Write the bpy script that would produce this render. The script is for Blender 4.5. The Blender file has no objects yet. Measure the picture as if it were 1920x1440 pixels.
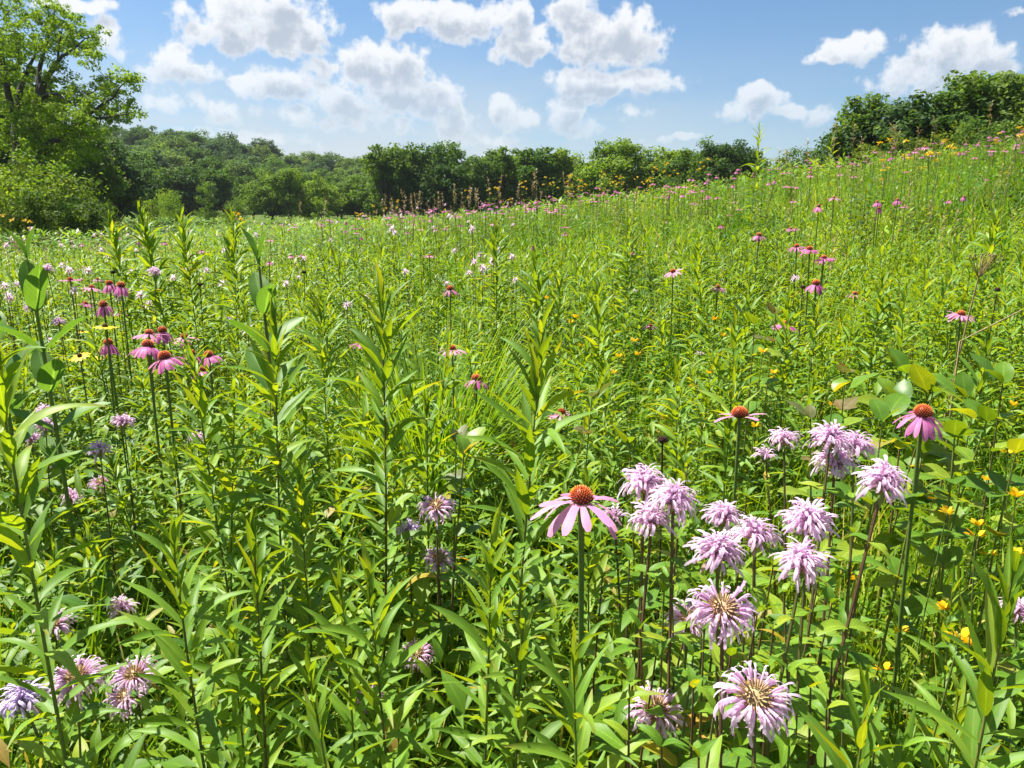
import bpy, math, random
import numpy as np
from mathutils import Vector, Matrix

R = math.radians
rng = random.Random(7)
nrng = np.random.default_rng(11)
sc = bpy.context.scene
col = sc.collection

# ------------------------------------------------------------------ camera
EYE = 1.36
TILT = R(12.67)
FPX = 1423.0                      # focal length in photograph pixels (1920 wide)
cam_d = bpy.data.cameras.new('camera')
cam_d.sensor_width = 36.0
cam_d.lens = 36.0 * FPX / 1920.0
cam_d.clip_start = 0.02
cam_d.clip_end = 6000
cam = bpy.data.objects.new('camera', cam_d)
col.objects.link(cam)
cam.location = (0, 0, EYE)
cam.rotation_euler = (R(90) - TILT, 0, 0)
sc.camera = cam

# ------------------------------------------------------------------ sun, sky, exposure
SUN_AZ, SUN_EL = R(-58), R(61)    # azimuth from +Y towards +X
S = Vector((math.sin(SUN_AZ) * math.cos(SUN_EL), math.cos(SUN_AZ) * math.cos(SUN_EL), math.sin(SUN_EL)))
sun_d = bpy.data.lights.new('sun', 'SUN')
sun_d.energy = 5.0
sun_d.angle = R(0.53)
sun_d.color = (1.0, 0.955, 0.88)
sun = bpy.data.objects.new('sun', sun_d)
col.objects.link(sun)
sun.rotation_euler = S.to_track_quat('Z', 'Y').to_euler()
sun.location = S * 50
sc.view_settings.view_transform = 'Standard'
sc.view_settings.look = 'None'
sc.view_settings.gamma = 1
sc.view_settings.exposure = 1.42
sc.view_settings.use_curve_mapping = False
sc.cycles.max_bounces = 6
sc.cycles.diffuse_bounces = 4
sc.cycles.glossy_bounces = 2
sc.cycles.transmission_bounces = 4
sc.cycles.transparent_max_bounces = 4
sc.cycles.caustics_reflective = False
sc.cycles.caustics_refractive = False
sc.cycles.use_adaptive_sampling = True
sc.cycles.adaptive_threshold = 0.02
sc.render.film_transparent = False

def pix_dir(px, py):
    xc = (px - 960) / FPX
    yc = (720 - py) / FPX
    return Vector((xc, math.cos(TILT) + yc * math.sin(TILT), -math.sin(TILT) + yc * math.cos(TILT)))

def pix_azel(px, py):
    d = pix_dir(px, py).normalized()
    return math.atan2(d.x, d.y), math.asin(d.z)

class NT:
    """small helper to write node trees"""
    def __init__(self, nt):
        self.nt = nt
    def n(self, t, **kw):
        nd = self.nt.nodes.new(t)
        for k, v in kw.items():
            setattr(nd, k, v)
        return nd
    def l(self, a, b):
        self.nt.links.new(a, b)
    def put(self, sock, v):
        if hasattr(v, 'is_output'):
            self.l(v, sock)
        else:
            sock.default_value = v
    def math(self, op, a, b=0.0, c=None, clamp=False):
        nd = self.n('ShaderNodeMath', operation=op, use_clamp=clamp)
        self.put(nd.inputs[0], a); self.put(nd.inputs[1], b)
        if c is not None: self.put(nd.inputs[2], c)
        return nd.outputs[0]
    def vmath(self, op, a, b=(0, 0, 0), scale=None):
        nd = self.n('ShaderNodeVectorMath', operation=op)
        self.put(nd.inputs[0], a); self.put(nd.inputs[1], b)
        if scale is not None: self.put(nd.inputs['Scale'], scale)
        return nd.outputs['Value'] if op in ('LENGTH', 'DOT_PRODUCT', 'DISTANCE') else nd.outputs[0]
    def mix(self, f, a, b, blend='MIX'):
        nd = self.n('ShaderNodeMix', data_type='RGBA', blend_type=blend)
        self.put(nd.inputs['Factor'], f)
        self.put(nd.inputs[6], a); self.put(nd.inputs[7], b)
        return nd.outputs[2]
    def maprange(self, v, a, b, c, d, smooth=True):
        nd = self.n('ShaderNodeMapRange', interpolation_type='SMOOTHSTEP' if smooth else 'LINEAR')
        self.put(nd.inputs[0], v)
        for i, q in enumerate((a, b, c, d)): self.put(nd.inputs[1 + i], q)
        return nd.outputs[0]
    def noise(self, vec, scale, detail=4, rough=0.55, dist=0.0, dims='3D'):
        nd = self.n('ShaderNodeTexNoise', noise_dimensions=dims)
        if vec is not None: self.l(vec, nd.inputs['Vector'])
        nd.inputs['Scale'].default_value = scale
        nd.inputs['Detail'].default_value = detail
        nd.inputs['Roughness'].default_value = rough
        nd.inputs['Distortion'].default_value = dist
        return nd.outputs['Fac']
    def ramp(self, f, stops):
        nd = self.n('ShaderNodeValToRGB')
        self.l(f, nd.inputs[0])
        e = nd.color_ramp.elements
        while len(e) < len(stops): e.new(0.5)
        for el, (p, c) in zip(e, stops):
            el.position = p; el.color = (*c, 1)
        return nd.outputs[0]

# cumulus puffs: photograph pixel centre and radii; the directions they stand in are what the world uses
PUFFS = [  # px, py, rx, ry, weight
    (500, 40, 110, 48, 1.0), (430, 52, 70, 36, 1.0), (565, 62, 60, 42, 1.0), (490, 75, 120, 26, 1.0), (520, 5, 60, 30, .9), (340, 18, 32, 18, .7),
    (330, 118, 48, 34, .95), (360, 135, 62, 22, .85), (290, 140, 50, 20, .7), (190, 78, 40, 40, .7), (215, 100, 36, 20, .6), (140, 8, 60, 16, .8),
    (530, 150, 62, 34, .75), (480, 165, 44, 26, .8), (590, 120, 50, 26, .6),
    (690, 125, 50, 40, 1.0), (745, 122, 58, 42, 1.0), (735, 165, 100, 52, .95), (810, 190, 62, 42, .95), (845, 225, 46, 34, .85), (640, 185, 80, 44, .75), (700, 225, 150, 30, .7),
    (770, 32, 62, 30, 1.0), (850, 42, 80, 32, 1.0), (930, 40, 52, 30, 1.0), (968, 28, 26, 32, .95), (985, 82, 72, 30, .95),
    (1075, 35, 46, 50, 1.0), (1110, 75, 90, 44, 1.0), (1165, 55, 34, 40, 1.0), (1200, 70, 46, 44, 1.0), (1140, 100, 100, 26, 1.0),
    (1085, 152, 56, 28, .95), (1160, 158, 110, 24, .95), (1215, 140, 44, 18, .8), (1055, 215, 48, 34, .75), (1090, 235, 50, 24, .65), (1190, 215, 46, 18, .5),
    (945, 200, 32, 24, .85), (975, 225, 34, 26, .85), (1100, 190, 60, 14, .6),
    (1600, 92, 62, 22, .95), (1560, 105, 44, 15, .9), (1780, 105, 66, 44, 1.0), (1850, 95, 46, 26, 1.0), (1730, 145, 78, 34, 1.0), (1850, 125, 46, 16, .9),
    (1420, 195, 44, 28, 1.0), (1375, 208, 30, 18, .95), (1490, 213, 62, 17, .95), (1288, 258, 26, 12, .8), (1895, 26, 22, 9, .6),
    (420, 210, 70, 24, .55), (330, 195, 60, 22, .5), (560, 215, 60, 24, .55), (900, 265, 90, 18, .5), (450, 258, 160, 18, .5), (1240, 262, 40, 10, .5),
]
w = bpy.data.worlds.new('World')
sc.world = w
w.use_nodes = True
w.node_tree.nodes.clear()

def cloud_group():
    g = bpy.data.node_groups.new('cloud_density', 'ShaderNodeTree')
    g.interface.new_socket('AzEl', in_out='INPUT', socket_type='NodeSocketVector')
    g.interface.new_socket('Density', in_out='OUTPUT', socket_type='NodeSocketFloat')
    g.interface.new_socket('Body', in_out='OUTPUT', socket_type='NodeSocketFloat')
    g.interface.new_socket('Grain', in_out='OUTPUT', socket_type='NodeSocketFloat')
    t = NT(g)
    gi, go = t.n('NodeGroupInput'), t.n('NodeGroupOutput')
    v = gi.outputs[0]
    cur = None
    # the puffs in view repeat, mirrored, round the whole horizon
    sep = t.n('ShaderNodeSeparateXYZ'); t.l(v, sep.inputs[0])
    half = R(36)
    az = t.math('SUBTRACT', t.math('PINGPONG', t.math('ADD', sep.outputs[0], half), 2 * half), half)
    comb = t.n('ShaderNodeCombineXYZ'); t.l(az, comb.inputs[0]); t.l(sep.outputs[1], comb.inputs[1])
    wob = t.n('ShaderNodeTexNoise', noise_dimensions='2D'); t.l(v, wob.inputs['Vector'])
    wob.inputs['Scale'].default_value = 22; wob.inputs['Detail'].default_value = 2
    off = t.vmath('SCALE', t.vmath('SUBTRACT', wob.outputs['Color'], (.5, .5, .5)), scale=0.022)
    p = t.vmath('MULTIPLY', t.vmath('ADD', comb.outputs[0], off), (1, 1, 0))
    near = {0: None, 1: None}
    for (px, py, rx, ry, wt) in PUFFS:
        a, e = pix_azel(px, py)
        k = 0 if wt > .72 else 1            # solid puffs and thin ones
        f = .97 * (math.sqrt(wt) if k == 0 else 1)
        sx, sy = FPX / (rx * f), FPX / (ry * f)
        nd = t.n('ShaderNodeVectorMath', operation='MULTIPLY_ADD')
        t.l(p, nd.inputs[0]); nd.inputs[1].default_value = (sx, sy, 0); nd.inputs[2].default_value = (-a * sx, -e * sy, 0)
        q = t.vmath('LENGTH', nd.outputs[0])
        near[k] = q if near[k] is None else t.math('MINIMUM', near[k], q)
    cur = t.math('MAXIMUM', t.math('MULTIPLY_ADD', t.math('POWER', near[0], 2.0), -.62, 1.0), t.math('MULTIPLY_ADD', t.math('POWER', near[1], 2.0), -.5, .62))
    # loose cumulus field higher up, above the puffs
    fld = t.noise(v, 5.5, 2, .5, 0, '2D')
    hi = t.math('MULTIPLY', t.maprange(sep.outputs[1], R(17), R(26), 0, 1), t.maprange(fld, .5, .66, -1.2, .9))
    hi = t.math('ADD', hi, t.maprange(sep.outputs[1], R(17), R(26), -2, 0))
    cur = t.math('MAXIMUM', cur, hi)
    n1 = t.noise(v, 32, 6, .6, 0, '2D')
    n2 = t.n('ShaderNodeTexVoronoi', feature='F1', voronoi_dimensions='2D'); t.l(v, n2.inputs['Vector']); n2.inputs['Scale'].default_value = 55
    n2.inputs['Detail'].default_value = 1.0
    dens = t.math('ADD', cur, t.math('MULTIPLY', t.math('SUBTRACT', n1, .5), 1.9))
    dens = t.math('ADD', dens, t.math('MULTIPLY', t.math('SUBTRACT', .42, n2.outputs['Distance']), .28))
    dens = t.math('MAXIMUM', t.math('SUBTRACT', dens, .16), -1.0)
    t.l(dens, go.inputs[0]); t.l(cur, go.inputs[1]); t.l(n1, go.inputs[2])
    return g

t = NT(w.node_tree)
sky = t.n('ShaderNodeTexSky', sky_type='NISHITA')
sky.sun_disc = False
sky.sun_elevation = SUN_EL
sky.sun_rotation = SUN_AZ
sky.altitude = 250
sky.air_density = 1.0
sky.dust_density = 1.1
sky.ozone_density = 1.6
geo = t.n('ShaderNodeTexCoord')
sp = t.n('ShaderNodeSeparateXYZ'); t.l(t.vmath('NORMALIZE', geo.outputs['Generated']), sp.inputs[0])
az = t.math('ARCTAN2', sp.outputs[0], sp.outputs[1])
el = t.math('ARCSINE', sp.outputs[2])
azel = t.n('ShaderNodeCombineXYZ'); t.l(az, azel.inputs[0]); t.l(el, azel.inputs[1])
cg = cloud_group()
g1 = t.n('ShaderNodeGroup', node_tree=cg); t.l(azel.outputs[0], g1.inputs[0])
g2 = t.n('ShaderNodeGroup', node_tree=cg); t.l(t.vmath('ADD', azel.outputs[0], (-0.004, 0.016, 0)), g2.inputs[0])
alpha = t.maprange(g1.outputs[0], -0.05, 0.5, 0, 1)
thick = t.math('ADD', t.math('MAXIMUM', g2.outputs[1], -.5), t.math('MULTIPLY', t.math('SUBTRACT', g1.outputs[2], .5), 2.0))
shade = t.math('MULTIPLY', t.maprange(thick, 0.2, 1.25, 0, 1), t.maprange(g1.outputs[0], .1, .7, .35, 1))
ccol = t.mix(shade, (7.3, 7.4, 7.55, 1), (3.9, 4.4, 5.1, 1))
nv = t.n('ShaderNodeMapping'); t.l(azel.outputs[0], nv.inputs[0]); nv.inputs['Scale'].default_value = (1, 2.6, 1)
veil = t.math('MULTIPLY', t.maprange(el, R(1), R(14), 1, 0), t.maprange(t.noise(nv.outputs[0], 7, 6, .65, 0, '2D'), .26, .58, .45, 1.0))
veil = t.math('MULTIPLY', veil, t.maprange(az, R(-4), R(26), 1.0, .3))
skyc = t.mix(veil, t.mix(1.0, sky.outputs[0], (.64, .85, 1.0, 1), 'MULTIPLY'), (4.9, 5.4, 5.85, 1))
final = t.mix(t.math('MULTIPLY', alpha, t.maprange(el, R(2.5), R(11.5), .28, .94)), skyc, ccol)
bg = t.n('ShaderNodeBackground'); t.l(final, bg.inputs['Color'])
bg.inputs['Strength'].default_value = 0.05
wo = t.n('ShaderNodeOutputWorld'); t.l(bg.outputs[0], wo.inputs[0])
w.cycles.sampling_method = 'NONE'

# ------------------------------------------------------------------ terrain
def sstep(a, b, x):
    u = np.clip((x - a) / (b - a), 0, 1)
    return u * u * (3 - 2 * u)

def terr(x, y):
    x = np.asarray(x, float); y = np.asarray(y, float)
    hill = 1.88 * sstep(-10, 14, x) + 0.046 * np.clip(x - 3.5, 0, 60)
    g = sstep(-2, 15, y) * (1 - 0.55 * sstep(17, 46, y))
    z = hill * g + 0.30 * sstep(6, 50, y)
    z = z + 0.16 * np.clip(-6 - x, 0, 95) * sstep(72, 175, y)
    z = z + 0.05 * np.sin(x * 1.1 + 0.6) * np.sin(y * 0.8) * sstep(2, 6, y)
    return z - float_T0
float_T0 = 0.0
float_T0 = float(terr(0, 0))

def T(x, y):
    return float(terr(x, y))

def at(px, py, D):
    d = pix_dir(px, py)
    return Vector((d.x * D, d.y * D, EYE + d.z * D))

def project(x, y, z):
    c, s_ = math.cos(TILT), math.sin(TILT)
    dz = z - EYE
    D = y * c - dz * s_
    if D < 0.05: return None
    return 960 + FPX * x / D, 720 - FPX * (y * s_ + dz * c) / D, D

# ------------------------------------------------------------------ materials
def new_mat(name):
    m = bpy.data.materials.new(name)
    m.use_nodes = True
    m.node_tree.nodes.clear()
    return m, NT(m.node_tree)

def rnd_value(t):
    a = t.n('ShaderNodeAttribute', attribute_name='rnd')
    o = t.n('ShaderNodeObjectInfo')
    return t.math('FRACT', t.math('ADD', a.outputs['Fac'], o.outputs['Random']))

def leaf_mat(name, stops, trans, tmix=0.43, rough=0.5, spec=0.3, vein=0.5, cross=0.0, mottled=0.25, uv=True, place=0, each=False, stripe=.22, aged=0):
    """a leaf: coloured by its own random value, paler midrib, light through the blade"""
    m, t = new_mat(name)
    r = rnd_value(t)
    c = t.ramp(r, stops)
    tc = t.n('ShaderNodeTexCoord')
    if uv:
        s = t.n('ShaderNodeSeparateXYZ'); t.l(tc.outputs['UV'], s.inputs[0])
        du = t.math('ABSOLUTE', t.math('SUBTRACT', s.outputs[0], .5))
        rib = t.maprange(du, .02, .075, vein, 0)
        if mottled:
            nz = t.noise(tc.outputs['UV'], 5.0, 1, .6, 0, '2D')
            c = t.mix(t.maprange(nz, .35, .7, 0, mottled), c, t.mix(1, c, (.62, .68, .55, 1), 'MULTIPLY'))
        if cross > 0:
            wv = t.math('SINE', t.math('MULTIPLY', t.math('SUBTRACT', s.outputs[1], t.math('MULTIPLY', du, .55)), 62))
            c = t.mix(t.maprange(wv, .55, 1, 0, cross), c, t.mix(1, c, (1.5, 1.45, 1.4, 1), 'MULTIPLY'))
        else:
            wv = t.math('SINE', t.math('MULTIPLY', du, 75))
            c = t.mix(t.maprange(wv, .3, 1, 0, stripe), c, t.mix(1, c, (.68, .7, .6, 1), 'MULTIPLY'))
        c = t.mix(rib, c, t.mix(1, c, (1.75, 1.6, 1.9, 1), 'MULTIPLY'))
    if uv and aged:
        old = t.math('MULTIPLY', t.maprange(s.outputs[1], .72, 1, 0, 1), t.maprange(r, .62, .8, 0, aged))
        spots = t.maprange(t.noise(tc.outputs['UV'], 17, 1, .5, 0, '2D'), .66, .72, 0, .6)
        c = t.mix(t.math('MAXIMUM', old, t.math('MULTIPLY', spots, t.maprange(r, .2, .5, 1, 0))), c, (.26, .20, .04, 1))
    if place:
        gp = t.n('ShaderNodeNewGeometry')
        pn = t.noise(gp.outputs['Position'], place, 2, .6)
        c = t.mix(1, c, t.ramp(pn, [(.36, (.52, .72, .7)), (.5, (1, 1, 1)), (.64, (1.5, 1.22, 1.1))]), 'MULTIPLY')
    if each:
        oi = t.n('ShaderNodeObjectInfo')
        c = t.mix(1, c, t.ramp(oi.outputs['Random'], [(0, (.62, .68, .9)), (.5, (1, 1, 1)), (1, (1.45, 1.25, .9))]), 'MULTIPLY')
    p = t.n('ShaderNodeBsdfPrincipled')
    t.l(c, p.inputs['Base Color'])
    p.inputs['Roughness'].default_value = rough
    p.inputs['Specular IOR Level'].default_value = spec
    tr = t.n('ShaderNodeBsdfTranslucent')
    t.l(t.mix(1, c, (*trans, 1), 'MULTIPLY'), tr.inputs['Color'])
    mx = t.n('ShaderNodeMixShader'); mx.inputs[0].default_value = tmix
    t.l(p.outputs[0], mx.inputs[1]); t.l(tr.outputs[0], mx.inputs[2])
    o = t.n('ShaderNodeOutputMaterial'); t.l(mx.outputs[0], o.inputs[0])
    return m

def plain_mat(name, stops, rough=0.6, spec=0.3, scale=40, amt=.35, trans=0.0, bump=0.0):
    m, t = new_mat(name)
    c = t.ramp(rnd_value(t), stops)
    tc = t.n('ShaderNodeTexCoord')
    nz = t.noise(tc.outputs['Object'], scale, 4, .6)
    c = t.mix(t.maprange(nz, .35, .7, 0, amt), c, t.mix(1, c, (.5, .5, .5, 1), 'MULTIPLY'))
    p = t.n('ShaderNodeBsdfPrincipled')
    t.l(c, p.inputs['Base Color'])
    p.inputs['Roughness'].default_value = rough
    p.inputs['Specular IOR Level'].default_value = spec
    if bump:
        b = t.n('ShaderNodeBump'); b.inputs['Strength'].default_value = bump; t.l(nz, b.inputs['Height']); t.l(b.outputs[0], p.inputs['Normal'])
    sh = p.outputs[0]
    if trans:
        tr = t.n('ShaderNodeBsdfTranslucent'); t.l(c, tr.inputs['Color'])
        mx = t.n('ShaderNodeMixShader'); mx.inputs[0].default_value = trans
        t.l(sh, mx.inputs[1]); t.l(tr.outputs[0], mx.inputs[2]); sh = mx.outputs[0]
    o = t.n('ShaderNodeOutputMaterial'); t.l(sh, o.inputs[0])
    return m

YG = (2.0, 1.35, .22)
M_gold = leaf_mat('goldenrod_leaf', spec=.3, rough=.5, aged=.7, trans=YG, stops= [(0, (.108, .232, .022)), (.45, (.148, .29, .027)), (.8, (.195, .34, .033)), (1, (.255, .37, .036))])
M_berg = leaf_mat('bergamot_leaf', [(0, (.085, .19, .016)), (.5, (.13, .26, .02)), (.85, (.20, .32, .024)), (.97, (.27, .34, .024)), (1, (.40, .24, .03))], YG, cross=.6)
M_milk = leaf_mat('milkweed_leaf', [(0, (.09, .19, .035)), (1, (.13, .25, .04))], (1.4, 1.3, .5), tmix=.4, cross=.35, vein=1.0)
M_sap = leaf_mat('sapling_leaf', [(0, (.08, .18, .02)), (.6, (.13, .25, .025)), (.95, (.24, .32, .03)), (1, (.30, .26, .04))], YG, cross=.5, rough=.4)
M_red = leaf_mat('reddish_leaf', [(0, (.10, .15, .04)), (.6, (.15, .15, .05)), (1, (.22, .13, .05))], (1.3, 1, .6), cross=.5)
M_cone_leaf = leaf_mat('coneflower_leaf', [(0, (.06, .13, .02)), (1, (.10, .19, .03))], YG, cross=.3)
M_grass = leaf_mat('grass_blade', [(0, (.08, .20, .010)), (.5, (.152, .285, .010)), (.9, (.215, .34, .014)), (1, (.40, .36, .12))], (1.45, 1.35, .5), vein=.25, tmix=.4, mottled=0, place=.55)
M_dry = leaf_mat('dry_grass', [(0, (.30, .21, .09)), (1, (.42, .31, .15))], (1, 1, .8), vein=.1, tmix=.25)
M_under = leaf_mat('undergrowth_leaf', [(0, (.055, .15, .012)), (.5, (.122, .235, .012)), (.97, (.20, .32, .02)), (1, (.34, .24, .06))], YG, mottled=0)
M_meadow = leaf_mat('meadow_leaf', [(0, (.085, .20, .018)), (.5, (.145, .27, .022)), (.9, (.20, .325, .03)), (1, (.28, .31, .06))], (1.4, 1.3, .4), uv=False, place=.4, tmix=.36)
M_stem = plain_mat('green_stem', [(0, (.10, .17, .03)), (1, (.15, .19, .04))], trans=.1)
M_rstem = plain_mat('maroon_stem', [(0, (.13, .06, .04)), (.6, (.14, .09, .045)), (1, (.14, .16, .04))])
M_gstem = plain_mat('olive_stem', [(0, (.17, .17, .04)), (.55, (.14, .20, .03)), (1, (.16, .09, .04))])
M_straw = plain_mat('straw', [(0, (.26, .19, .08)), (1, (.34, .25, .11))])
M_seed = plain_mat('dark_seed', [(0, (.035, .02, .012)), (1, (.06, .03, .02))], rough=.9)
M_petal = leaf_mat('pink_petal', [(0, (.50, .10, .33)), (.5, (.62, .17, .44)), (1, (.72, .30, .53))], (1.15, 1.0, 1.05), tmix=.4, vein=.0, mottled=.25, spec=.2, rough=.5, stripe=.6)
M_petalp = leaf_mat('pale_pink_petal', [(0, (.76, .27, .51)), (1, (.82, .39, .60))], (1.1, 1.0, 1.05), tmix=.4, vein=.0, mottled=.25, spec=.2, rough=.5, stripe=.6)
M_floret = leaf_mat('bergamot_floret', [(0, (.70, .47, .67)), (.5, (.80, .59, .76)), (1, (.84, .67, .78))], (1.15, 1.08, 1.12), tmix=.5, vein=0, mottled=.15, spec=.2, rough=.55)
M_floret_shade = leaf_mat('shaded_floret', [(0, (.58, .46, .72)), (1, (.70, .58, .80))], (1.1, 1.0, 1.05), tmix=.38, vein=0, mottled=.15, spec=.2, rough=.55)  # florets of heads standing in shade: the bluish shade is in the colour
M_calyx = plain_mat('calyx_tan', [(0, (.42, .26, .12)), (.6, (.50, .33, .19)), (1, (.38, .33, .12))], scale=300, amt=.7)
M_stamen = plain_mat('floret_throat', [(0, (.62, .36, .30)), (1, (.66, .42, .38))], trans=.2)
M_bract = leaf_mat('bract', [(0, (.16, .23, .06)), (.7, (.24, .28, .09)), (1, (.44, .30, .28))], (1.3, 1.2, .7), cross=.3)
M_yel = leaf_mat('yellow_petal', [(0, (.80, .46, .01)), (.6, (.86, .56, .015)), (1, (.86, .62, .03))], (1.1, 1, .5), tmix=.3, vein=0, mottled=.1, spec=.2)
M_brown = plain_mat('brown_disc', [(0, (.05, .025, .012)), (1, (.09, .04, .015))], rough=.9, scale=400)
M_ydisc = plain_mat('golden_disc', [(0, (.5, .25, .01)), (1, (.6, .33, .02))], rough=.8, scale=400)
M_bark = plain_mat('bark', [(0, (.05, .042, .033)), (1, (.08, .068, .055))], rough=.95, scale=9, amt=.7, bump=.6)

def cone_material():
    """coneflower cone: dark maroon bracts low down, orange tips towards the crown"""
    m, t = new_mat('orange_cone')
    a = t.n('ShaderNodeAttribute', attribute_name='tip')
    c = t.ramp(a.outputs['Fac'], [(0, (.05, .012, .01)), (.3, (.20, .03, .012)), (.55, (.62, .09, .008)), (1, (.92, .28, .014))])
    p = t.n('ShaderNodeBsdfPrincipled'); t.l(c, p.inputs['Base Color'])
    p.inputs['Roughness'].default_value = .5
    o = t.n('ShaderNodeOutputMaterial'); t.l(p.outputs[0], o.inputs[0])
    return m
M_cone = cone_material()

def ground_mat():
    m, t = new_mat('meadow_soil')
    tc = t.n('ShaderNodeTexCoord')
    n = t.noise(tc.outputs['Object'], 3.0, 8, .65)
    n2 = t.noise(tc.outputs['Object'], .09, 4, .6)
    c = t.ramp(n, [(.3, (.028, .022, .012)), (.5, (.05, .055, .016)), (.68, (.07, .11, .018)), (.8, (.15, .12, .05))])
    c = t.mix(t.maprange(n2, .3, .7, .15, .65), c, (.085, .15, .02, 1))
    p = t.n('ShaderNodeBsdfPrincipled'); t.l(c, p.inputs['Base Color'])
    p.inputs['Roughness'].default_value = .95; p.inputs['Specular IOR Level'].default_value = .1
    b = t.n('ShaderNodeBump'); b.inputs['Strength'].default_value = .6; b.inputs['Distance'].default_value = .03
    t.l(n, b.inputs['Height']); t.l(b.outputs[0], p.inputs['Normal'])
    o = t.n('ShaderNodeOutputMaterial'); t.l(p.outputs[0], o.inputs[0])
    return m

def tree_leaf(name, stops, tmix=.4):
    return leaf_mat(name, stops, (1.35, 1.35, .5), tmix=tmix, uv=False, rough=.65, spec=.12, each=True)
TREE_MATS = [
    tree_leaf('tree_foliage_mid', [(0, (0.062, 0.131, 0.018)), (0.6, (0.106, 0.194, 0.025)), (1, (0.156, 0.250, 0.033))]),
    tree_leaf('tree_foliage_deep', [(0, (0.045, 0.098, 0.018)), (0.6, (0.075, 0.144, 0.024)), (1, (0.112, 0.188, 0.031))]),
    tree_leaf('tree_foliage_light', [(0, (0.100, 0.181, 0.018)), (0.6, (0.156, 0.250, 0.025)), (1, (0.225, 0.312, 0.035))]),
    tree_leaf('tree_foliage_cool', [(0, (0.062, 0.122, 0.037)), (0.6, (0.094, 0.163, 0.048)), (1, (0.138, 0.213, 0.062))]),
]
M_hero = tree_leaf('cottonwood_foliage', [(0, (0.092, 0.178, 0.018)), (0.5, (0.127, 0.230, 0.023)), (1, (0.196, 0.299, 0.034))], .38)
M_shrub = tree_leaf('shrub_foliage', [(0, (.075, .13, .018)), (.6, (.12, .185, .024)), (1, (.18, .24, .034))], .3)

# ------------------------------------------------------------------ geometry as plain arrays
class Geo:
    """verts (n,3), quads (m,4), uv per corner (m,4,2), material slot per face, tip value per vertex"""
    def __init__(self, V, Q, UV=None, mi=0, tip=None):
        self.V = np.asarray(V, float).reshape(-1, 3)
        self.Q = np.asarray(Q, int).reshape(-1, 4)
        self.UV = np.zeros((len(self.Q), 4, 2)) if UV is None else np.asarray(UV, float).reshape(-1, 4, 2)
        self.mi = np.full(len(self.Q), mi) if np.isscalar(mi) else np.asarray(mi)
        self.rnd = np.zeros(len(self.Q))
        self.tip = tip
    def tf(self, M, rnd=None, mi=None):
        A = np.array(M)
        g = Geo(self.V @ A[:3, :3].T + A[:3, 3], self.Q, self.UV, self.mi if mi is None else mi, self.tip)
        g.rnd = self.rnd if rnd is None else np.full(len(self.Q), rnd)
        return g

def join(gs):
    V, Q, UV, mi, rn, tip = [], [], [], [], [], []
    off = 0
    for g in gs:
        V.append(g.V); Q.append(g.Q + off); UV.append(g.UV); mi.append(g.mi); rn.append(g.rnd)
        tip.append(g.tip if g.tip is not None else np.zeros(len(g.V)))
        off += len(g.V)
    o = Geo(np.concatenate(V), np.concatenate(Q), np.concatenate(UV), np.concatenate(mi), np.concatenate(tip))
    o.rnd = np.concatenate(rn)
    return o

def to_mesh(name, g, mats, smooth=True, rnd=True):
    me = bpy.data.meshes.new(name)
    nv, nq = len(g.V), len(g.Q)
    me.vertices.add(nv); me.loops.add(nq * 4); me.polygons.add(nq)
    me.vertices.foreach_set('co', g.V.astype(np.float32).ravel())
    me.loops.foreach_set('vertex_index', g.Q.astype(np.int32).ravel())
    me.polygons.foreach_set('loop_start', np.arange(0, nq * 4, 4, dtype=np.int32))
    me.polygons.foreach_set('material_index', g.mi.astype(np.int32))
    me.polygons.foreach_set('use_smooth', np.full(nq, smooth))
    uv = me.uv_layers.new(name='UVMap')
    uv.data.foreach_set('uv', g.UV.astype(np.float32).ravel())
    if rnd and g.rnd.any():
        a = me.attributes.new('rnd', 'FLOAT', 'FACE'); a.data.foreach_set('value', g.rnd.astype(np.float32))
    if g.tip is not None and np.any(g.tip):
        a = me.attributes.new('tip', 'FLOAT', 'POINT'); a.data.foreach_set('value', g.tip.astype(np.float32))
    for m in mats: me.materials.append(m)
    me.update(calc_edges=True)
    return me

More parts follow.
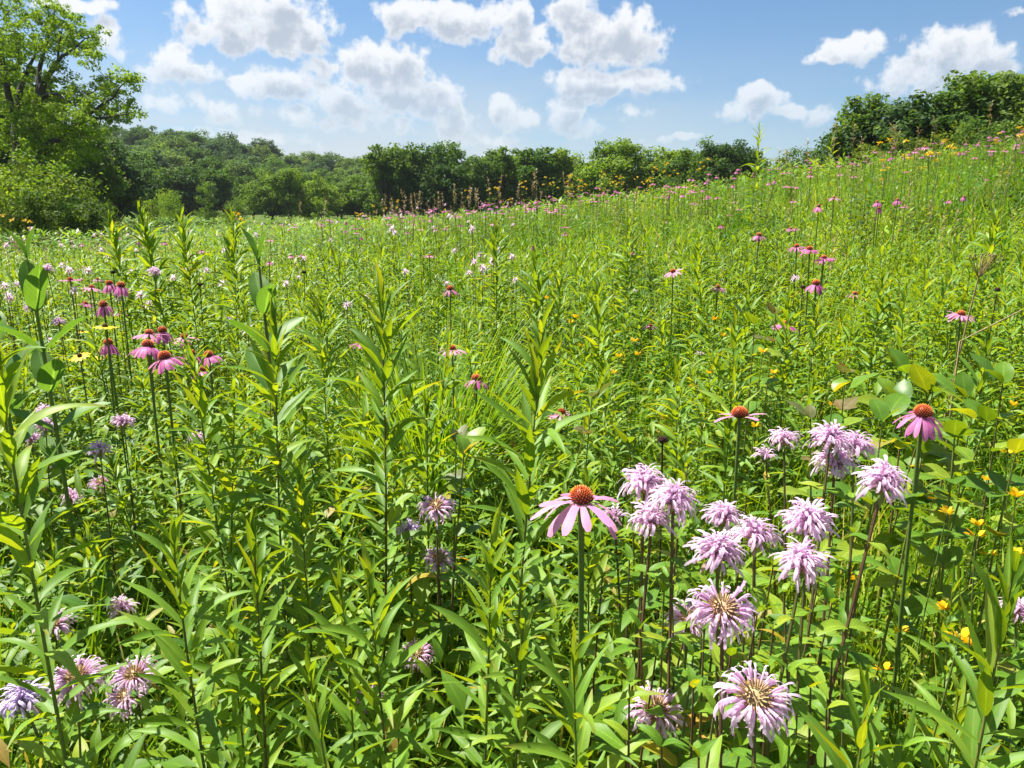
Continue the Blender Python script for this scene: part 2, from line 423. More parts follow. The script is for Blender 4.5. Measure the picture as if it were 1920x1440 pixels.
SHAPES = {
    'lance': lambda v: np.sin(np.pi * v ** .8) ** .85 * (1 - .12 * v) + .03 * (1 - v),
    'ovate': lambda v: np.sin(np.pi * v ** .62) ** .8 * (1 - .15 * v) + .02 * (1 - v),
    'oval': lambda v: np.sin(np.pi * v ** .9) ** .62 + .03 * (1 - v),
    'petal': lambda v: np.clip(.45 + .9 * v, 0, 1) * (1 - np.clip((v - .78) / .25, 0, 1) ** 2 * .75),
    'blade': lambda v: (1 - v) ** .6 * .9 + .06,
    'diamond': lambda v: np.sin(np.pi * np.clip(v * .94 + .03, 0, 1)) ** .7,
}
def leaf(L, W, shape='lance', nseg=7, halves=2, start=0.0, bend=-0.6, fold=0.35, twist=0.0, wave=0.0, mi=0):
    """blade along +Y, upper face +Z; bend is the total pitch change (rad), fold the V across the midrib"""
    v = np.linspace(0, 1, nseg + 1)
    wid = W * .5 * SHAPES[shape](v)
    wid[-1] = max(wid[-1], W * .02)
    ang = start + bend * (v + .5 / nseg)
    y = np.concatenate([[0], np.cumsum(np.cos(ang[:-1]) * L / nseg)])
    z = np.concatenate([[0], np.cumsum(np.sin(ang[:-1]) * L / nseg)])
    xs = [-1, 0, 1] if halves == 2 else [-1, 1]
    V, UVv = [], []
    for i in range(nseg + 1):
        tw = twist * v[i]
        ny, nz = -math.sin(ang[i]), math.cos(ang[i])
        for x in xs:
            up = abs(x) * math.sin(fold) * wid[i] + wave * wid[i] * math.sin(9 * v[i] + x * 2) * abs(x)
            lx = x * wid[i] * math.cos(fold)
            cx, cu = lx * math.cos(tw) - up * math.sin(tw), lx * math.sin(tw) + up * math.cos(tw)
            V.append((cx, y[i] + ny * cu, z[i] + nz * cu))
            UVv.append((x * .5 + .5, v[i]))
    k = len(xs)
    Q = [(i * k + j, i * k + j + 1, (i + 1) * k + j + 1, (i + 1) * k + j) for i in range(nseg) for j in range(k - 1)]
    UV = [[UVv[a] for a in q] for q in Q]
    return Geo(V, Q, UV, mi)

def tube(pts, rad, sides=5, mi=0, tip=None):
    pts = [Vector(p) for p in pts]
    V, Q = [], []
    n = len(pts)
    for i, p in enumerate(pts):
        d = (pts[min(i + 1, n - 1)] - pts[max(i - 1, 0)]).normalized()
        a = d.cross(Vector((0.31, 0.9, 0.3))).normalized()
        b = d.cross(a)
        for k in range(sides):
            th = 2 * math.pi * k / sides
            V.append(p + (a * math.cos(th) + b * math.sin(th)) * rad[i])
    for i in range(n - 1):
        for k in range(sides):
            k2 = (k + 1) % sides
            Q.append((i * sides + k, i * sides + k2, (i + 1) * sides + k2, (i + 1) * sides + k))
    return Geo([tuple(v) for v in V], Q, None, mi, tip)

def lathe(prof, sides=14, mi=0):
    V, Q = [], []
    for (r, z) in prof:
        for k in range(sides):
            th = 2 * math.pi * k / sides
            V.append((r * math.cos(th), r * math.sin(th), z))
    for i in range(len(prof) - 1):
        for k in range(sides):
            k2 = (k + 1) % sides
            Q.append((i * sides + k, i * sides + k2, (i + 1) * sides + k2, (i + 1) * sides + k))
    return Geo(V, Q, None, mi)

def leafM(p, phi, elev, s=1.0, roll=0.0, sw=1.0):
    """leaf matrix: base p, heading phi, elevation elev; s length scale, sw extra width scale"""
    d = Vector((math.cos(phi) * math.cos(elev), math.sin(phi) * math.cos(elev), math.sin(elev)))
    n = Vector((-math.cos(phi) * math.sin(elev), -math.sin(phi) * math.sin(elev), math.cos(elev)))
    x = d.cross(n)
    if roll:
        q = Matrix.Rotation(roll, 3, d); x = q @ x; n = q @ n
    x = x * s * sw; d = d * s; n = n * s
    return Matrix(((x.x, d.x, n.x, p[0]), (x.y, d.y, n.y, p[1]), (x.z, d.z, n.z, p[2]), (0, 0, 0, 1)))

# ------------------------------------------------------------------ object helpers
def obj(name, mesh, parent=None, M=None):
    o = bpy.data.objects.new(name, mesh)
    col.objects.link(o)
    if parent is not None: o.parent = parent
    if M is not None: o.matrix_local = M
    return o

def tag(o, label, cat, group=None, kind=None):
    o['label'] = label; o['category'] = cat
    if group: o['group'] = group
    if kind: o['kind'] = kind
    return o

def thing(name, loc, label, cat, group=None, rz=0):
    o = bpy.data.objects.new(name, None)
    o.empty_display_size = .05
    col.objects.link(o)
    o.location = loc
    o.rotation_euler = (0, 0, rz)
    return tag(o, label, cat, group)

# ------------------------------------------------------------------ the ground, one sheet to the horizon
def axis(neg, pos):
    a = [0.0]
    while a[-1] < pos: a.append(a[-1] + max(.35, a[-1] * .07))
    b = [0.0]
    while b[-1] < neg: b.append(b[-1] + max(.35, b[-1] * .07))
    return np.array([-q for q in reversed(b[1:])] + a)
gx, gy = axis(2500, 2500), axis(60, 3500)
GX, GY = np.meshgrid(gx, gy)
GZ = terr(GX, GY)
ii = np.arange(len(gx) * len(gy)).reshape(len(gy), len(gx))
gq = np.stack([ii[:-1, :-1], ii[:-1, 1:], ii[1:, 1:], ii[1:, :-1]], -1).reshape(-1, 4)
g = obj('ground', to_mesh('ground', Geo(np.stack([GX, GY, GZ], -1), gq), [ground_mat()]))
g['kind'] = 'structure'; g['label'] = 'meadow ground rising to a low grassy crest'

# ================================================================== prototypes of leaves
def meshes(name, geos, mats):
    return [to_mesh(name, q, mats) for q in geos]

GOLD0 = [leaf(1, .172, 'lance', 7, 2, .12, b, .42, tw, .16) for b, tw in ((-.2, .15), (-.5, -.35), (-.8, .45), (-1.15, -.3), (.05, -.5), (-.65, .7))]
GOLD1 = [leaf(1, .172, 'lance', 3, 2, .15, b, .38, tw) for b, tw in ((-.3, .1), (-.7, -.3), (-1.1, .3), (-1.4, -.3))]
GOLD2 = [leaf(1, .26, 'lance', 2, 1, .1, b, 0, tw) for b, tw in ((-.3, .2), (-.8, -.3), (-1.2, .3))]
GOLD0_ME = meshes('goldenrod_leaf', GOLD0, [M_gold])
BERG0 = [leaf(1, .40, 'ovate', 7, 2, .1, b, .3, tw, .12) for b, tw in ((-.5, .2), (-.9, -.2), (-1.3, .3), (-.25, -.3))]
BERG1 = [leaf(1, .42, 'ovate', 3, 2, .1, b, .3, tw) for b, tw in ((-.6, .2), (-1.0, -.3), (-1.3, .2))]
BERG0_ME = meshes('bergamot_leaf', BERG0, [M_berg])
SAP0 = [leaf(1, .62, 'oval', 7, 2, .1, b, .22, tw, .1) for b, tw in ((-.3, .15), (-.7, -.2), (-.1, .1))]
SAP0_ME = meshes('sapling_leaf', SAP0, [M_sap])
RED0_ME = meshes('reddish_leaf', SAP0, [M_red])
MILK0 = [leaf(1, .44, 'oval', 9, 2, .12, b, .42, tw, .1) for b, tw in ((-.15, .1), (-.4, -.2), (.15, .15))]
MILK0_ME = meshes('milkweed_leaf', MILK0, [M_milk])
CLEAF_ME = meshes('coneflower_leaf', [leaf(1, .30, 'ovate', 6, 2, .1, -.6, .25, .2), leaf(1, .26, 'ovate', 6, 2, .1, -1.1, .3, -.2)], [M_cone_leaf])

def stem_pts(base, top, n, bow, rg):
    base, top = Vector(base), Vector(top)
    ph = rg.uniform(0, 6.28)
    b = Vector((math.cos(ph), math.sin(ph), 0)) * bow
    return [base.lerp(top, i / n) + b * math.sin(math.pi * i / n) * (1 if i < n else 0) for i in range(n + 1)]

def along(pts, s):
    f = s * (len(pts) - 1)
    i = min(int(f), len(pts) - 2)
    return pts[i].lerp(pts[i + 1], f - i)

def goldenrod_plan(h, lean, rg, dens=56, Lmax=.10, low=.12):
    """stem points and (position, heading, elevation, length, width factor, roll) per leaf"""
    top = Vector((lean[0], lean[1], h))
    pts = stem_pts((0, 0, 0), top, 6, h * .015, rg)
    n = max(8, int(dens * h * (1 - low)))
    out = []
    phi = rg.uniform(0, 6.28)
    for i in range(n):
        u = ((i + .5) / n) ** .8
        s = low + (1 - low) * u
        phi += 2.4 + rg.uniform(-.25, .25)
        L = Lmax * (.55 + .45 * math.sin(math.pi * min(u * 1.1, 1) * .62 + .35)) * rg.uniform(.8, 1.15)
        if u > .84: L *= 1 - (u - .84) * 3.0
        el = R(-6 + 60 * u ** .8 + (24 * max(0, u - .8) / .2)) + rg.uniform(-.3, .3)
        out.append((along(pts, s), phi, el, L, rg.uniform(.75, 1.1), rg.uniform(-.25, .25)))
    return pts, out

def add_goldenrod(base, top, rg, label, group, Lmax=.10, dens=46, low=.1, kind='goldenrod_plant'):
    base = Vector(base); h = top[2] - base.z
    lean = (top[0] - base.x, top[1] - base.y)
    pts, lv = goldenrod_plan(h, lean, rg, dens, Lmax, low)
    th = thing(kind, base, label, 'plant', group)
    r0 = .0022 + .0016 * h
    obj('stem', to_mesh('stem', tube(pts, [r0 * (1 - .72 * i / (len(pts) - 1)) for i in range(len(pts))], 5), [M_gstem]), th)
    for (p, phi, el, L, wf, ro) in lv:
        obj('leaf', rg.choice(GOLD0_ME), th, leafM(p, phi, el, L, ro, wf))
    return th

def goldenrod_geo(h, rg, protos, dens, Lmax, low=.12, stem_mi=1, sides=3, lean=.06):
    pts, lv = goldenrod_plan(h, (rg.uniform(-lean, lean), rg.uniform(-lean, lean)), rg, dens, Lmax, low)
    gs = [tube(pts[::2] if len(pts) > 4 else pts, [.0035, .003, .002, .001][:len(pts[::2])], sides, stem_mi)]
    for (p, phi, el, L, wf, ro) in lv:
        gs.append(rg.choice(protos).tf(leafM(p, phi, el, L, ro, wf), rg.random()))
    return join(gs)

# ================================================================== coneflower
def cone_geo(n=120, r=.0115, h=.015):
    prof = [(r * .55, -.003)] + [(r * math.cos(a) ** .75, h * math.sin(a)) for a in np.linspace(0, 1.45, 6)]
    body = lathe(prof, 12)
    body.tip = np.clip(.10 + body.V[:, 2] / h * .32, 0, 1)
    gs = [body]
    ga = math.pi * (3 - 5 ** .5)
    for i in range(n):
        u = (i + .5) / n
        a = math.asin(min(1, u ** .8)) * .98
        ph = i * ga
        p = Vector((r * math.cos(a) ** .75 * math.cos(ph), r * math.cos(a) ** .75 * math.sin(ph), h * math.sin(a)))
        d = (Vector((math.cos(ph) * math.cos(a), math.sin(ph) * math.cos(a), math.sin(a) + .55))).normalized()
        L = .0052 * (1 - .35 * u)
        b = .0011
        x = d.cross(Vector((.2, .3, .9))).normalized() * b
        y = d.cross(x).normalized() * b
        V = [p + x, p + y, p - x, p - y, p + d * L + x * .25, p + d * L + y * .25, p + d * L - x * .25, p + d * L - y * .25]
        q = [(0, 1, 5, 4), (1, 2, 6, 5), (2, 3, 7, 6), (3, 0, 4, 7), (4, 5, 6, 7)]
        gs.append(Geo([tuple(v) for v in V], q, None, 0, np.array([.12 + .1 * u] * 4 + [.5 + .5 * min(1, u * 1.6)] * 4)))
    return join(gs)
CONE_ME = to_mesh('cone', cone_geo(), [M_cone])
CONE_LO = cone_geo(26)
def petal_geos(nseg, halves):
    # droop 0 spread .. 3 hanging
    return [[leaf(1, .225, 'petal', nseg, halves, st, bd, -.18, tw, .05) for tw in (.1, -.2)]
            for st, bd in ((.30, -.55), (.05, -.75), (-.35, -.8), (-.85, -.6))]
PET0 = petal_geos(6, 2)
PET1 = petal_geos(2, 1)
PETM = [meshes('petal', q, [M_petal]) for q in PET0]
PETP = [meshes('petal', q, [M_petalp]) for q in PET0]

def head_tilt(rg, amt, aim=None):
    if aim is not None: return Matrix.Rotation(amt, 4, aim)
    a = rg.uniform(0, 6.28)
    return Matrix.Rotation(rg.uniform(0, amt), 4, Vector((math.cos(a), math.sin(a), 0)))

def add_coneflower(P, rg, label, group, droop=1, pale=False, n=16, L=.045, scale=1.0, gone=0.0, tilt=.25, aim=None, cone=1.0, lean=.03):
    base = Vector((P.x + rg.uniform(-lean, lean), P.y + rg.uniform(-lean, lean), 0)); base.z = T(base.x, base.y)
    top = P - base
    th = thing('coneflower', base, label, 'flower', group)
    pts = stem_pts((0, 0, 0), top, 6, .008, rg)
    obj('stem', to_mesh('stem', tube(pts, [.0034 * scale ** .5] * 6 + [.0042 * scale ** .5], 6), [M_stem if not pale or rg.random() < .5 else M_stem]), th)
    H = Matrix.Translation(top) @ head_tilt(rg, tilt, aim) @ Matrix.Scale(scale, 4)
    obj('cone', CONE_ME, th, H @ Matrix.Scale(cone, 4))
    me = (PETP if pale else PETM)
    for i in range(n):
        if rg.random() < gone: continue
        ph = 2 * math.pi * (i + rg.uniform(-.25, .25)) / n
        d = droop if rg.random() > .25 else max(0, min(3, droop + rg.choice((-1, 1))))
        obj('petal', rg.choice(me[d]), th, H @ leafM((.0105 * cone * math.cos(ph), .0105 * cone * math.sin(ph), -.001), ph, rg.uniform(-.12, .12), L * rg.uniform(.85, 1.1), rg.uniform(-.2, .2), rg.uniform(.85, 1.15)))
    for k in range(3):
        s = .15 + .22 * k
        obj('leaf', rg.choice(CLEAF_ME), th, leafM(along(pts, s), rg.uniform(0, 6.28), rg.uniform(.1, .6), .13 - .03 * k))
    return th

def coneflower_head_geo(rg, droop, n=12, L=.042):
    CONE = CONE_LO
    gs = [CONE.tf(Matrix.Identity(4), .3, 2)]
    gs[0].mi = np.full(len(gs[0].Q), 2)
    for i in range(n):
        ph = 2 * math.pi * (i + rg.uniform(-.25, .25)) / n
        gs.append(rg.choice(PET1[droop]).tf(leafM((.0105 * math.cos(ph), .0105 * math.sin(ph), 0), ph, 0, L * rg.uniform(.85, 1.1), 0, 1.25), rg.random(), 0))
    return gs

CFAR, CFAR_G = [], []
for k in range(7):
    rg = random.Random(300 + k)
    dr = (1, 2, 1, 0, 2, 3, 1)[k]
    gs = [q.tf(Matrix.Translation((0, 0, .9)) @ head_tilt(rg, .3)) for q in coneflower_head_geo(rg, dr)]
    for q in gs[:1]: q.mi = np.full(len(q.Q), 2)
    gs.append(tube([(0, 0, 0), (.01, 0, .45), (0, 0, .9)], [.004, .0035, .004], 4, 1))
    for j in range(3):
        gs.append(GOLD1[j].tf(leafM((0, 0, .12 + .15 * j), rg.uniform(0, 6), .5, .13), rg.random(), 3))
    CFAR_G.append(join(gs))
    CFAR.append(to_mesh('coneflower', CFAR_G[-1], [M_petal if k % 3 else M_petalp, M_stem, M_cone, M_cone_leaf]))

# ================================================================== bergamot
def floret_geo():
    """a curved two-lipped tube: narrow throat, long thin upper lip, broader lower lip that curls under"""
    pts = [(0, 0, 0), (0, .30, .13), (0, .55, .18)]
    gs = [tube(pts, [.04, .05, .075], 4)]
    up = leaf(.56, .10, 'petal', 5, 1, .6, -2.3, 0, .3); up = up.tf(leafM((0, .52, .20), R(90), .1))
    lo = leaf(.46, .17, 'petal', 5, 1, -.1, -2.4, -.3, .5); lo = lo.tf(leafM((0, .52, .15), R(90), 0))
    return join([gs[0], up, lo])
def floret_variants():
    out = []
    b = floret_geo()
    for k in range(4):
        A = np.array(b.V)
        # bend the whole floret downward with distance
        bend = (.15, .4, .7, .0)[k]
        A[:, 2] -= bend * A[:, 1] ** 2
        A[:, 0] += (.12, -.15, .05, -.05)[k] * A[:, 1] ** 2
        g_ = Geo(A, b.Q, b.UV, b.mi)
        out.append(g_)
    return out
FLOR = floret_variants()
FLOR_ME = meshes('floret', FLOR, [M_floret])
FLOR_SHADE_ME = meshes('floret', FLOR, [M_floret_shade])
def head_core(n=46, r=.0085):
    gs = [lathe([(r * .5, -.009), (r, -.004), (r * 1.05, .001), (r * .8, .006), (r * .3, .0085), (.0002, .009)], 10)]
    ga = math.pi * (3 - 5 ** .5)
    for i in range(n):
        u = (i + .5) / n
        a = math.asin(u) * .95 - .1
        ph = i * ga
        p = Vector((r * math.cos(a) * math.cos(ph), r * math.cos(a) * math.sin(ph), .9 * r * math.sin(a)))
        d = p.normalized()
        gs.append(tube([p * .8, p + d * .0055], [.0011, .0009], 4).tf(Matrix.Identity(4), (i * .37) % 1))
    return join(gs)
CORE_ME = to_mesh('flower_head', head_core(), [M_calyx])
CORE_S = to_mesh('flower_head', head_core(90, .0135), [M_calyx])
CORE_Y = to_mesh('flower_head', head_core(60, .009), [M_bract])
BRACT_ME = meshes('bract', [leaf(1, .5, 'ovate', 5, 2, .1, -.7, .2), leaf(1, .42, 'ovate', 5, 2, .25, -1.1, .2)], [M_bract])

def add_bergamot(P, rg, label, group, dia=.065, n=38, spent=False, tilt=.2, aim=None, lilac=False, lean=(0, 0), leaves=4, young=False):
    base = Vector((P.x + lean[0], P.y + lean[1], 0)); base.z = T(base.x, base.y)
    top = P - base
    th = thing('wild_bergamot', base, label, 'flower', group)
    pts = stem_pts((0, 0, 0), top, 6, .015, rg)
    obj('stem', to_mesh('stem', tube(pts, [.0030, .0028, .0026, .0024, .0022, .0020, .0019], 4), [M_rstem], smooth=False), th)
    s = dia / .065
    H = Matrix.Translation(top) @ head_tilt(rg, tilt, aim) @ Matrix.Scale(s * (.95 if spent else 1), 4)
    hd = obj('flower_head', CORE_S if spent else CORE_Y if young else CORE_ME, th, H)
    me = FLOR_SHADE_ME if lilac else FLOR_ME  # lilac set: florets with the shade painted into their colour
    ga = math.pi * (3 - 5 ** .5)
    for i in range(n):
        u = (i + .5) / n
        if spent: a = R(-20 + 44 * u)
        elif young: a = R(25 + 55 * u)
        else: a = R(2 + 80 * u ** 1.05)
        a += rg.uniform(-.14, .14)
        ph = i * ga + rg.uniform(-.15, .15)
        r = .0125 if spent else .0075
        L = .0315 * rg.uniform(.75, 1.15) * (1.0 if u < .85 else .85)
        k = rg.choice((0, 1, 1, 2)) if u < .72 else rg.choice((0, 1, 3, 3))
        p = (r * math.cos(a) * math.cos(ph), r * math.cos(a) * math.sin(ph), .8 * r * math.sin(a))
        obj('floret', me[k], hd, leafM(p, ph, a, L, rg.uniform(-.5, .5), rg.uniform(.85, 1.2)))
    for k in range(6):
        ph = k * math.pi / 3 + rg.uniform(-.2, .2)
        obj('bract', rg.choice(BRACT_ME), hd, leafM((.004 * math.cos(ph), .004 * math.sin(ph), -.008), ph, rg.uniform(-.5, .1), rg.uniform(.018, .028)))
    ph = rg.uniform(0, 3)
    for k in range(leaves):
        sft = .93 - .115 * k
        if sft * top.z < .05: break
        p = along(pts, sft)
        L = min(.04 + .022 * k, .10)
        for q in (0, math.pi):
            obj('leaf', rg.choice(BERG0_ME), th, leafM(p, ph + q, rg.uniform(-.1, .45), L * rg.uniform(.85, 1.15), rg.uniform(-.2, .2)))
        ph += math.pi / 2 + rg.uniform(-.3, .3)
    return th

BFAR = []
for k in range(5):
    rg = random.Random(500 + k)
    gs = [tube([(0, 0, 0), (.01, .01, .4), (0, 0, .8)], [.003, .0025, .002], 3, 1), lathe([(.004, -.006), (.009, 0), (.002, .008)], 6, 2).tf(Matrix.Translation((0, 0, .8)))]
    lo = leaf(1, .22, 'petal', 2, 1, .3, -1.3, 0)
    for i in range(22):
        a = R(-20 + 90 * i / 22); ph = i * 2.4
        gs.append(lo.tf(leafM((0, 0, .8), ph, a, .031 * rg.uniform(.8, 1.15), 0, 1), rg.random(), 0))
    for j in range(4):
        for q in (0, math.pi):
            gs.append(BERG1[j % 3].tf(leafM((0, 0, .72 - .13 * j), j * 1.57 + q, .2, .05 + .01 * j), rg.random(), 3))
    BFAR.append(to_mesh('wild_bergamot', join(gs), [M_floret, M_rstem, M_calyx, M_berg]))

# ================================================================== yellow flowers
def daisy_geo(n, L, W, disc_r, disc_h, mi_p, mi_d, droop=(.1, -.35), nseg=3):
    gs = [lathe([(disc_r, -.001), (disc_r * .95, disc_h * .5), (disc_r * .55, disc_h), (.0003, disc_h * 1.05)], 10, mi_d)]
    pt = leaf(1, W, 'petal', nseg, 2, droop[0], droop[1], -.15)
    for i in range(n):
        ph = 2 * math.pi * i / n + rng.uniform(-.08, .08)
        gs.append(pt.tf(leafM((disc_r * .8 * math.cos(ph), disc_r * .8 * math.sin(ph), 0), ph, 0, L * rng.uniform(.88, 1.1)), rng.random(), mi_p))
    return gs
YFAR = []
for k in range(5):
    rg = random.Random(700 + k)
    H = 1.0
    gs = [tube([(0, 0, 0), (.015, 0, .5), (0, 0, H)], [.005, .004, .003], 4, 1)]
    heads = [(0, 0, H)] + [(rg.uniform(-.13, .13), rg.uniform(-.13, .13), H - rg.uniform(.0, .14)) for _ in range(2)]
    for hp in heads:
        gs += [q.tf(Matrix.Translation(hp) @ Matrix.Rotation(rg.uniform(-.7, .7), 4, 'X') @ Matrix.Rotation(rg.uniform(-.5, .5), 4, 'Y')) for q in daisy_geo(11, .03, .34, .009, .008, 0, 2, (.15, -.4), 2)]
        if hp[0]: gs.append(tube([(0, 0, H - .22), hp], [.003, .002], 3, 1))
    for j in range(7):
        for q in (0, math.pi):
            gs.append(BERG1[j % 3].tf(leafM((0, 0, .12 + .11 * j), j * 1.57 + q, .35, .11 - .008 * j), rg.random(), 3))
    YFAR.append(to_mesh('yellow_sunflower', join(gs), [M_yel, M_stem, M_ydisc, M_sap]))

print('prototypes ready')
# ------------------------------------------------------------------ vectorised scatter into one mesh
def scatter(protos, P, phi, elev, L, wf, rnd, mi=None, roll=None):
    """blades: protos along +Y placed at P with heading, elevation, length and width factor"""
    n = len(P)
    pick = nrng.integers(0, len(protos), n)
    d = np.stack([np.cos(phi) * np.cos(elev), np.sin(phi) * np.cos(elev), np.sin(elev)], -1)
    nn = np.stack([-np.cos(phi) * np.sin(elev), -np.sin(phi) * np.sin(elev), np.cos(elev)], -1)
    x = np.cross(d, nn)
    out = []
    for k, pr in enumerate(protos):
        s = np.where(pick == k)[0]
        if len(s) == 0: continue
        V = (P[s, None, :] + pr.V[None, :, 0:1] * (x[s] * (L[s] * wf[s])[:, None])[:, None, :]
             + pr.V[None, :, 1:2] * (d[s] * L[s][:, None])[:, None, :] + pr.V[None, :, 2:3] * (nn[s] * L[s][:, None])[:, None, :])
        nv = len(pr.V)
        Q = (pr.Q[None] + (np.arange(len(s)) * nv)[:, None, None]).reshape(-1, 4)
        q = Geo(V.reshape(-1, 3), Q, np.tile(pr.UV, (len(s), 1, 1)), np.tile(pr.mi if mi is None else np.full(len(pr.Q), mi), len(s)))
        q.rnd = np.repeat(rnd[s], len(pr.Q))
        out.append(q)
    return join(out)

def scatter_up(protos, P, rz, sxy, sz, tx, ty):
    """whole plants: turned about the vertical, scaled, leaned by shear tx, ty"""
    n = len(P)
    pick = nrng.integers(0, len(protos), n)
    out = []
    c, s_ = np.cos(rz), np.sin(rz)
    for k, pr in enumerate(protos):
        s = np.where(pick == k)[0]
        if len(s) == 0: continue
        X, Y, Z = pr.V[None, :, 0], pr.V[None, :, 1], pr.V[None, :, 2]
        zz = Z * sz[s, None]
        V = np.stack([P[s, 0:1] + (X * c[s, None] - Y * s_[s, None]) * sxy[s, None] + tx[s, None] * zz,
                      P[s, 1:2] + (X * s_[s, None] + Y * c[s, None]) * sxy[s, None] + ty[s, None] * zz,
                      P[s, 2:3] + zz], -1)
        nv = len(pr.V)
        Q = (pr.Q[None] + (np.arange(len(s)) * nv)[:, None, None]).reshape(-1, 4)
        q = Geo(V.reshape(-1, 3), Q, np.tile(pr.UV, (len(s), 1, 1)), np.tile(pr.mi, len(s)))
        q.rnd = np.mod(np.tile(pr.rnd, len(s)) * .5 + np.repeat(nrng.random(len(s)) * .5, len(pr.Q)), 1)
        out.append(q)
    return join(out)

def leaf_quads(C, N, size, mi=0):
    """loose diamond leaves: centre, facing, size"""
    n = len(C)
    N = N / np.linalg.norm(N, axis=1)[:, None]
    a = np.cross(N, nrng.normal(size=(n, 3))); a /= np.linalg.norm(a, axis=1)[:, None]
    b = np.cross(N, a)
    s = size[:, None]
    V = np.stack([C - a * s * .5, C + b * s * .34 + N * s * .06, C + a * s * .5, C - b * s * .34 + N * s * .06], 1)
    q = Geo(V.reshape(-1, 3), np.arange(4 * n).reshape(-1, 4), None, mi)
    q.rnd = nrng.random(n)
    return q

# ================================================================== trees
def clump_leaves(centers, rad, per, size, up=.5):
    """leaves in small clumps round each centre, denser on the clump's shell"""
    C, N, Sz = [], [], []
    for c, r in zip(centers, rad):
        k = max(6, int(per * nrng.uniform(.7, 1.2)))
        v = nrng.normal(size=(k, 3)); v /= np.linalg.norm(v, axis=1)[:, None]
        rr = r * nrng.random(k) ** .45
        v2 = v * np.array([1, 1, .72])
        C.append(c + v2 * rr[:, None]); N.append(v + nrng.normal(size=(k, 3)) * .55 + np.array([0, 0, up]))
        Sz.append(size * nrng.uniform(.6, 1.35, k))
    return leaf_quads(np.concatenate(C), np.concatenate(N), np.concatenate(Sz))

def crown_geo(rg, w_, h, z0, lobes, nclump, per, size):
    """crown between heights z0 and h, w_ wide, built from uneven lobes; returns the leaves and the lobe centres"""
    L = []
    for i in range(lobes):
        a = 2 * math.pi * i / lobes + rg.uniform(-.4, .4)
        zf = rg.uniform(.1, .8)
        rr = w_ * .5 * (1 - .55 * abs(zf - .4) / .6) * rg.uniform(.45, .72)
        L.append((np.array([math.cos(a) * rr, math.sin(a) * rr, z0 + (h - z0) * zf]), w_ * rg.uniform(.17, .27)))
    for i in range(3):
        L.append((np.array([rg.uniform(-.12, .12) * w_, rg.uniform(-.12, .12) * w_, z0 + (h - z0) * (.55 + .14 * i)]), w_ * rg.uniform(.17, .24)))
    cs, rs = [], []
    for i in range(nclump):
        c, r = L[i % len(L)]
        v = nrng.normal(size=3); v /= np.linalg.norm(v)
        p = c + v * np.array([1, 1, .85]) * r * nrng.uniform(.55, 1.12)
        p[2] = min(max(p[2], z0 * .8), h)
        cs.append(p); rs.append(w_ * nrng.uniform(.08, .14))
    return clump_leaves(cs, rs, per, size), [c for c, r in L]

def trunk_geo(rg, h, z0, r0, lobes_c):
    top = (rg.uniform(-.2, .2), rg.uniform(-.2, .2), z0 + (h - z0) * .6)
    gs = [tube([(0, 0, -.3), (0, 0, 0), (.03, .02, z0 * .6), tuple(np.array(top) * .6 + np.array((0, 0, .0))), top], [r0 * 1.35, r0 * 1.1, r0 * .85, r0 * .6, r0 * .2], 7)]
    for c in lobes_c:
        s = Vector((0, 0, z0 * rg.uniform(.45, 1.0)))
        c = Vector(c)
        mid = s.lerp(c, .5) + Vector((0, 0, .12 * (c - s).length * rg.uniform(-.5, 1)))
        gs.append(tube([s, mid, c], [r0 * .42, r0 * .28, r0 * .08], 5))
    return join(gs)

TREES = []       # (trunk mesh, crown geo, height, width)
specs = [(6.0, 7.0, 1.2, 13, 190, 56, .26), (5.2, 8.0, 1.5, 12, 180, 56, .25), (7.2, 7.6, 1.3, 15, 210, 56, .27), (4.4, 6.2, .9, 10, 150, 56, .23), (6.6, 8.6, 1.8, 14, 210, 54, .27)]
for k, sp_ in enumerate(specs):
    rg = random.Random(900 + k)
    cg_, lc = crown_geo(rg, *sp_)
    tr = to_mesh('trunk', trunk_geo(rg, sp_[1], sp_[2], .16, lc), [M_bark])
    cm = [to_mesh('crown', cg_, [m], smooth=False) for m in TREE_MATS]
    TREES.append((tr, cm, sp_[1], sp_[0]))
# low shrubs: leafy to the ground
SHRUBS = []
for k, sp_ in enumerate([(3.2, 2.7, .15, 7, 75, 46, .10), (2.4, 3.0, .15, 6, 64, 46, .095), (3.6, 2.6, .15, 8, 90, 46, .105), (2.0, 2.4, .15, 5, 56, 46, .09)]):
    rg = random.Random(950 + k)
    cg_, lc = crown_geo(rg, *sp_)
    st = join([tube([(rg.uniform(-.2, .2), rg.uniform(-.2, .2), -.1), tuple(np.array(c) * np.array([.5, .5, .45])), tuple(c)], [.03, .02, .008], 5) for c in lc])
    SHRUBS.append((to_mesh('stems', st, [M_bark]), [to_mesh('crown', cg_, [m], smooth=False) for m in (M_shrub, TREE_MATS[2], TREE_MATS[1])], sp_[1], sp_[0]))

def add_tree(px, top_py, D, label, group, kind=None, mat=0, wide=1.0, name='tree', protos=None, hgt=None):
    d = pix_dir(px, top_py)
    X, Y = d.x * D, d.y * D
    z = T(X, Y)
    h = hgt if hgt is not None else max(1.0, (EYE + d.z * D - z) * (1.1 if name == 'tree' else 1.0))
    pr = protos or TREES
    k = rng.randrange(len(pr)) if kind is None else kind
    tr, cm, h0, w0 = pr[k]
    th = thing(name, (X, Y, z - .05), label, 'tree' if name == 'tree' else 'shrub', group, rng.uniform(0, 6.28))
    sz = h / h0
    sx = sz * wide
    th.scale = (sx, sx, sz)
    obj('trunk' if name == 'tree' else 'stems', tr, th)
    obj('crown', cm[mat], th)
    return th

